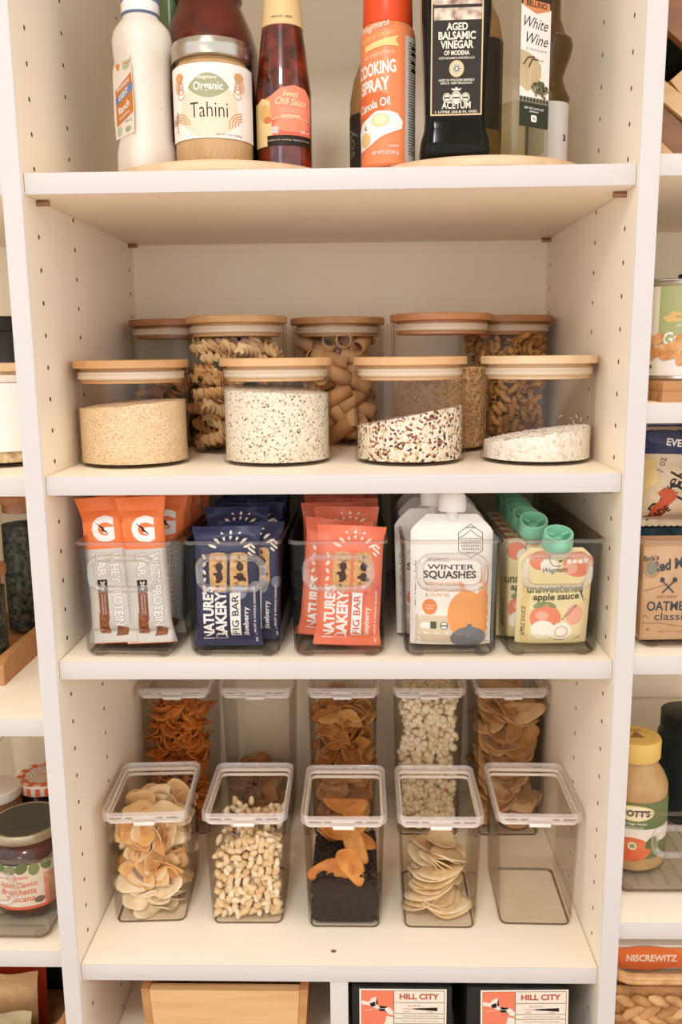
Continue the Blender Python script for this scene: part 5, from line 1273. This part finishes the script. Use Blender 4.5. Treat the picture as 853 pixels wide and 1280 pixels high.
P.text('No Sugar Added', -.006, .0735, .034, .0042, WHT, 0, .012); P.text('APPLESAUCE', -.006, .0680, .026, .0028, WHT); P.disc(-.010, .036, .0300, .0175, mottle('red_apple_print', '#cf5433', '#e07a4c', 40, .45), 30); P.disc(.020, .046, .011, .007, col('#5f6f45', .5), 16, .7); P.disc(-.008, .041, .0062, .0058, col('#e9e3d0', .5), 20); P.disc(-.008, .041, .0040, .0036, col('#8f9a6a', .5), 18)
P.emit(lb).xf(SJ).build('label', t)
l = MB().lathe([(0, .1535), (.0355, .1535), (.0365, .155), (.0365, .1790), (.0350, .1815), (.0290, .1825), (.0280, .1815), (0, .1815)], col('#dcb867', .4), 48)
P = Print(on_flat((0, 0, .1816), (1, 0, 0), (0, 1, 0)), .05, .0002); P.poly([(-.010, -.008), (.012, -.008), (.002, .014)], col('#8f6f3c', .5)); P.text('100', 0, .018, .02, .006, col('#8f6f3c', .5)); P.emit(l); l.xf(SJ).build('lid', t)
t = thing('dark_jar', 'dark green jar deep in the bin right of the applesauce', 'jar', (.4600, .2300, R4 + .0082))
MB().lathe([(0, 0), (.036, 0), (.039, .004), (.039, .110), (.034, .122), (0, .122)], col('#1f2926', .25), 40).build('body', t)
MB().lathe([(0, .1222), (.036, .1222), (.036, .140), (.034, .141), (0, .141)], col('#1b2120', .4), 40).build('lid', t)

# braided basket with the orange packet
STR = [mottle('seagrass_strand', a, b, 60, .7, .3) for a, b in (('#a9794a', '#c99a66'), ('#b88858', '#d9ad7a'), ('#96683c', '#b98a56'))]
def strands(mb, x0, x1, y, z0, z1, pitch=.0190, rowh=.0250):
    mb.box(x0, x1, y + .001, y + .004, z0 - .010, z1, STR[2], .001)
    row = 0; z = z0
    while z < z1:
        n = int((x1 - x0) / pitch)
        for k in range(n):
            for s in (-1, 1):
                cx = x0 + pitch * (k + .5 + .25 * s)
                if cx < x0 + .010 or cx > x1 - .010: continue
                M = Matrix.Rotation(s * .50, 3, 'Y') @ Matrix.Rotation(.22, 3, 'Z')
                mb.ball((cx, y - .001, z + s * rowh * .235), (pitch * .92, .0058, rowh * .255), STR[(k * 2 + row + (s > 0)) % 3], 10, 6, M)
        z += rowh; row += 1
t = thing('braided_basket', 'braided seagrass basket on the low shelf of the right bay', 'basket', (.4600, .0260, S5 - .02))
m = MB(); strands(m, -.146, .146, 0, .012, .160); m.build('front_weave', t)
m = MB(); strands(m, -.146, .146, .28, .012, .160); m.build('back_weave', t)
for s in (-1, 1):
    m = MB(); strands(m, -.142, .142, 0, .012, .160); m.xf(Matrix.Rotation(PI / 2, 4, 'Z')); m.v = [(x + s * .143, y + .14, z) for x, y, z in m.v]; m.build('side_weave', t)
m = MB().box(-.138, .138, .006, .274, .001, .008, STR[2], .002); m.build('bottom', t)
m = MB()
for k in range(2): m.tube([(x, y + .14, .1700 + .0040 * k) for x, y in rrect(.290, .284, .02, 4)], .0046, STR[1], 8, True)
m.build('rim', t)
ORP = col('#e8814a', .4)
def orange(P):
    P.rect(-.140, .004, .140, .030, ORP); P.text('NISCREWITZ', -.082, .0165, .052, .0085, col('#f6d9c2', .45), 0, .03)
    for k in range(2): P.text('made with real ingredients', .03, .0215 - .008 * k, .090, .0034, col('#f4cdb2', .45))
t = thing('orange_packet', 'flat orange packet lying along the top of the braided basket', 'packet', (.452, .0480, S5 - .02 + .1640))
m = MB().box(-.138, .138, 0, .16, 0, .0330, col('#e9e0d2', .45), .004); m.build('carton', t)
m = MB(); P = Print(on_flat((0, -.0006, 0), (1, 0, 0), (0, 0, 1)), .05, .0002); orange(P)
P.disc(-.098, .0168, .044, .0152, col('#e2743c', .4), 30); P.text('NISCREWITZ', -.090, .0170, .058, .0088, col('#f6d9c2', .45), 0, .03); P.emit(m); m.build('band', t)
t = thing('stored_box', 'brown box inside the braided basket, under the orange packet', 'box', (.455, .055, S5 - .02 + .0085))
MB().box(-.128, .128, 0, .20, 0, .155, KRAFT, .002).build('carton', t)
t = thing('dark_packet', 'dark brown crumb filled packet on top of the orange packet', 'packet', (.452, .060, S5 - .02 + .1972))
MB().box(-.120, .120, 0, .13, 0, .0150, mottle('dark_crumbs', '#4a3326', '#8a6a4c', 120, .6), .005).build('body', t)

# ------------------------------------------------------------------ left bay
t = thing('labelled_jar', 'glass jar with a bamboo lid and a blank white label', 'canister', (-.3835, .1350, L2))
R = .0610
MB().lathe([(0, 0), (R - .004, 0), (R, .004), (R, .1040), (R - .0026, .1042), (R - .0026, .006), (0, .005)], GLASS, 56).build('body', t)
tl = MB().lathe([(0, .1045), (R + .001, .1045), (R + .0015, .1055), (R + .0015, .1120), (R, .1132), (0, .1132)], LW[3], 56); tl.lathe([(0, .0890), (R - .0068, .0890), (R - .0068, .1045)], LW[3], 56); tl = tl.build('lid', t)
MB().lathe([(R - .0066, .0920), (R - .003, .0925), (R - .003, .1005), (R - .0066, .1010)], GASKET, 56).build('gasket', tl)
m = MB(); P = Print(on_cyl(R + .0006, .62), .006, .0002); P.rect(-.046, .0180, .0330, .0920, col('#f3eeea', .5)); P.emit(m).build('label', t)
o = MB().lathe([(0, .0055), (R - .0034, .0055), (R - .0034, .080), (0, .083)], grain('oat_grain', [(.3, '#c9a678'), (.7, '#d9ba90'), (1, '#e6cda8')], .005, .8, .4), 48).build('oats', None, (-.3835, .1350, L2)); tag(o, 'pale oats in the jar with the blank white label', 'oats', kind='stuff')
t = thing('dark_tin', 'dark round tin standing deep behind the blank labelled jar', 'tin', (-.4300, .2900, L2))
MB().lathe([(0, 0), (.052, 0), (.054, .002), (.054, .150), (.053, .152), (0, .152)], mottle('dark_tin_paint', '#2a2622', '#3a342e', 30, .45), 48).build('body', t)
MB().lathe([(0, .1522), (.0545, .1522), (.0545, .168), (.053, .170), (0, .170)], col('#2a2622', .45), 48).build('lid', t)

HERB = mottle('dried_herbs', '#1c1f18', '#5a5a48', 130, .8, .5, 5, .4, .62)
def herb_jar(x, y, z, R, H, label):
    t = thing('herb_jar', label, 'jar', (x, y, z), 0, 'glass herb jars')
    MB().lathe([(0, 0), (R - .003, 0), (R, .003), (R, H - .012), (R - .0022, H - .012), (R - .0022, .005), (0, .004)], GLASS, 40).build('body', t)
    l = MB().lathe([(0, H - .0115), (R + .001, H - .0115), (R + .0014, H - .010), (R + .0014, H - .002), (R, H), (0, H)], LWB[0], 40); l.lathe([(0, H - .024), (R - .005, H - .024), (R - .005, H - .0115)], LWB[0], 40); l.build('lid', t)
    o = MB().lathe([(0, .0048), (R - .0028, .0048), (R - .0028, H * .78), (0, H * .80)], HERB, 36).build('dried_herbs', None, (x, y, z)); tag(o, 'dark dried herbs in the ' + label.split(',')[0], 'herbs', kind='stuff')
TR = L3 + .0085
t = thing('wooden_tray', 'wooden tray with a raised stepped side carrying the herb jars', 'tray', (-.500, .110, L3))
MB().box(-.098, .098, .0, .260, 0, .008, OAK).build('floor_board', t)
MB().add([(x, y, z) for x in (.0985, .1100) for (y, z) in ((-.010, .0), (.262, .0), (.262, .075), (.150, .075), (.138, .062), (.130, .030), (.004, .030), (-.008, .024))], [tuple(range(8)), tuple(range(15, 7, -1))] + [(k, 8 + k, 8 + (k + 1) % 8, (k + 1) % 8) for k in range(8)], OAK).build('side_board', t)
MB().add([(x, y, z) for x in (-.1100, -.0985) for (y, z) in ((-.010, .0), (.262, .0), (.262, .075), (.150, .075), (.138, .062), (.130, .030), (.004, .030), (-.008, .024))], [tuple(range(8)), tuple(range(15, 7, -1))] + [(k, 8 + k, 8 + (k + 1) % 8, (k + 1) % 8) for k in range(8)], OAK).build('side_board', t)
MB().box(-.0984, .0984, -.008, 0, 0, .026, OAK).build('front_board', t)
herb_jar(-.4280, .1550, TR, .0245, .1240, 'small glass herb jar with a wooden lid, at the front of the tray')
herb_jar(-.4310, .2900, TR, .0300, .1900, 'tall glass herb jar with a wooden lid, at the back of the tray')
herb_jar(-.4950, .2700, TR, .0300, .1800, 'tall glass herb jar standing left of the other tall one')

JB = open_bin((-.4150, .0210, L4), 'open clear bin of jam jars in the left bay', .172, .182, .350, .1030, .110, .034, .0710, 'clear bin of the left bay')
rib = MB()
for k in range(17): rib.box(-.074, .074, .020 + .0195 * k - .0014, .020 + .0195 * k + .0014, .0067, .0078, SMOKE, .0003)
rib.build('floor_ribs', JB)
t = thing('pasta_sauce_jar', 'squat jar of dark sauce with a silver lid, red script label', 'jar', (-.3745, .0950, L4 + .0080), D(12))
R = .0430; DSC = mottle('dark_tomato_sauce', '#3a1c16', '#5c2e22', 40, .3, coat=.6)
MB().lathe([(0, .001), (R - .006, 0), (R - .001, .004), (R, .010), (R, .070), (R - .004, .079), (R - .008, .083), (R - .008, .090), (0, .090)], DSC, 56).build('sauce', t)
MB().lathe([(R - .005, 0), (R, .004), (R + .001, .010), (R + .001, .070), (R - .003, .080), (R - .006, .084), (R - .006, .090)], GLASS, 56).build('glass', t)
l = MB().lathe([(0, .1105), (R - .002, .1105), (R - .0005, .112), (R - .0005, .1205), (R - .0015, .1225), (R - .004, .1228), (R - .005, .1222), (0, .1222)], col('#b3a68a', .3, .9), 56)
l.lathe([(0, .12225), (R - .0052, .12225), (R - .0052, .1224), (0, .1224)], col('#4a4a40', .35, .3), 48); P = Print(on_flat((0, -.02, .1226), (1, 0, 0), (0, 1, 0)), .05, .0001); P.text('PRESS TO TEST', .002, 0, .030, .0035, BLK); P.emit(l); l.v = [(x, y, z - .020) for x, y, z in l.v]; l.build('lid', t)
g4_ = on_cyl(R + .0014); m = MB(); P = Print(lambda u, v, o: g4_(u, .012 + (v - .017) * .86, o), .006, .0001); PPR = col('#e6d9c6', .5); PRD = col('#d96b50', .5)
P.rect(-.075, .020, .075, .082, PPR); P.rect(-.075, .017, .075, .0215, PRD); P.rect(.022, .0215, .075, .066, mottle('tomato_print', '#cf6a4c', '#e8b79a', 50, .5)); 
for k in range(5): P.disc(-.030 + .014 * k, .078 - .003 * (k % 2), .009, .0065, (col('#6d7a50', .5), col('#8a9466', .5))[k % 2], 14, .5 * k)
P.text('Wegmans', -.008, .0640, .026, .0075, PRD, 2, .012, .3); P.text('Italian Classics', -.007, .0540, .044, .0075, PRD, 2, .012, .3); P.text('Bruschetta', -.008, .0435, .042, .0085, PRD, 2, .015, .3); P.text('Toscana', -.006, .0330, .034, .0085, PRD, 2, .015, .3); P.text('NET WT', -.036, .048, .016, .003, LINEK, 90); P.disc(.016, .029, .006, .005, col('#7d6a55', .5), 16)
P.emit(m).build('label', t)
t = thing('jam_jar', 'dark jam jar with an orange and white gingham lid behind the sauce jar', 'jar', (-.3880, .1950, L4 + .0080))
R = .0370
MB().lathe([(0, 0), (R - .004, 0), (R, .005), (R, .075), (R - .005, .087), (R - .005, .095), (0, .095)], mottle('dark_jam', '#1f1210', '#35201b', 30, .25, coat=.6), 48).build('jam', t)
GW = col('#ead9cc', .4); GO = col('#d8693f', .4)
l = MB().lathe([(0, .1125), (R - .001, .1125), (R, .114), (R, .1240), (R - .002, .1260), (0, .1262)], GW, 48)
P = Print(on_cyl(R + .0003), .006, .0001)
for k in range(20): P.rect(-.116 + .0116 * k, .1135, -.116 + .0116 * k + .0058, .1240, GO)
P.emit(l); P = Print(on_flat((0, 0, .12635), (1, 0, 0), (0, 1, 0)), .05, .0001)
for k in range(24):
    a = 2 * PI * k / 24
    if k % 2: P.poly([(r_ * math.cos(a + d_), r_ * math.sin(a + d_)) for r_, d_ in ((.024, -.10), (R - .001, -.10), (R - .001, .13), (.024, .13))], GO)
P.ring(0, 0, .0290, .0290, .0030, GO, 40); P.disc(0, 0, .0235, .0235, col('#d9cfc4', .4), 40)
for k in range(3): P.ring(0, 0, .021 - .005 * k, .021 - .005 * k, .0012, col('#b09a88', .4), 36)
P.text('Confiture', 0, 0, .022, .0075, GO, 25, .01, .3); P.emit(l); l.v = [(x, y, z - .017) for x, y, z in l.v]; l.build('lid', t)
t = thing('pale_lid_jar', 'jar with a pale lid partly hidden left of the gingham lid', 'jar', (-.4360, .1550, L4 + .0080))
MB().lathe([(0, 0), (.028, 0), (.031, .004), (.031, .090), (.027, .100), (0, .100)], mottle('brown_spread', '#6d4a30', '#7f5a3c', 30, .3), 40).build('body', t)
MB().lathe([(0, .1002), (.0290, .1002), (.0298, .102), (.0298, .1120), (.028, .1135), (0, .1135)], col('#d6cbbf', .45), 40).build('lid', t)

# rope basket with packets
RP = mottle('seagrass_rope', '#a5754a', '#c4935f', 90, .8, .4)
t = thing('rope_basket', 'open rope basket of packets on the low shelf of the left bay', 'basket', (-.4555, .0300, S5 - .02))
def coil(mb, y, x0, x1, z0, z1, n):
    for k in range(n): 
        z = z0 + (z1 - z0) * k / (n - 1); mb.tube([(x0 + (x1 - x0) * i / 14, y + .0012 * math.sin(i * 2.3 + k), z + .0010 * math.sin(i * 1.7)) for i in range(15)], .0050, RP, 8)
m = MB(); coil(m, 0, -.125, .125, .006, .082, 9); m.build('front_weave', t)
m = MB(); coil(m, .28, -.125, .125, .006, .150, 16); m.build('back_weave', t)
for s in (-1, 1):
    m = MB()
    for k in range(16):
        z = .006 + .0096 * k; y0 = 0 if z < .086 else .28 * (z - .082) / .075
        if y0 < .24: m.tube([(s * .128, y0 + (.28 - y0) * i / 14, z) for i in range(15)], .0050, RP, 8)
    m.build('side_weave', t)
MB().box(-.122, .122, .004, .276, .001, .007, RP, .002).build('bottom', t)
m = MB(); m.tube([(x, y + .14, .090 + .068 * min(1, max(0, (y + .14) / .26))) for x, y in [q for a, b in zip(rrect(.262, .290, .03, 5), rrect(.262, .290, .03, 5)[1:] + rrect(.262, .290, .03, 5)[:1]) for q in [(a[0] + (b[0] - a[0]) * h / 6, a[1] + (b[1] - a[1]) * h / 6) for h in range(6)]]], .0060, RP, 8, True); m.build('rim', t)
m = MB(); m.tube([(.137, .02 + .0, .096), (.139, .03, .128), (.139, .06, .160), (.139, .12, .186), (.139, .19, .184), (.139, .245, .175), (.137, .26, .150)], .0055, RP, 8); m.build('handle', t)
TANB = mottle('tan_cloth_packet', '#b98f62', '#cfa878', 40, .6); 
for k, (h, m_, lab, x_, y_) in enumerate(((.090, mottle('olive_packet', '#b3a27a', '#c6b68e', 40, .55), 'olive beige packet at the front of the rope basket', -.020, .045), (.112, TANB, 'tan paper packet behind the olive one in the rope basket', -.026, .080), (.142, col('#cf4f2c', .4), 'bright red orange packet standing highest in the rope basket', -.030, .118))):
    o = flow_pack(.200, h, .026, m_, 80 + k, None, 20, 26, .010, 1.0, False).build('food_packet', None, (-.4500 + x_, y_, S5 - .02 + .0085), (D(-6), 0, D(2 * k - 2)), fix=False); tag(o, lab, 'packet')
o = flow_pack(.200, .190, .030, col('#26292a', .4), 90, None, 20, 26, .010, 1.0, False).build('food_packet', None, (-.430, .200, S5 - .02 + .0075), (D(-5), 0, 0), fix=False); tag(o, 'black packet at the back of the rope basket', 'packet')
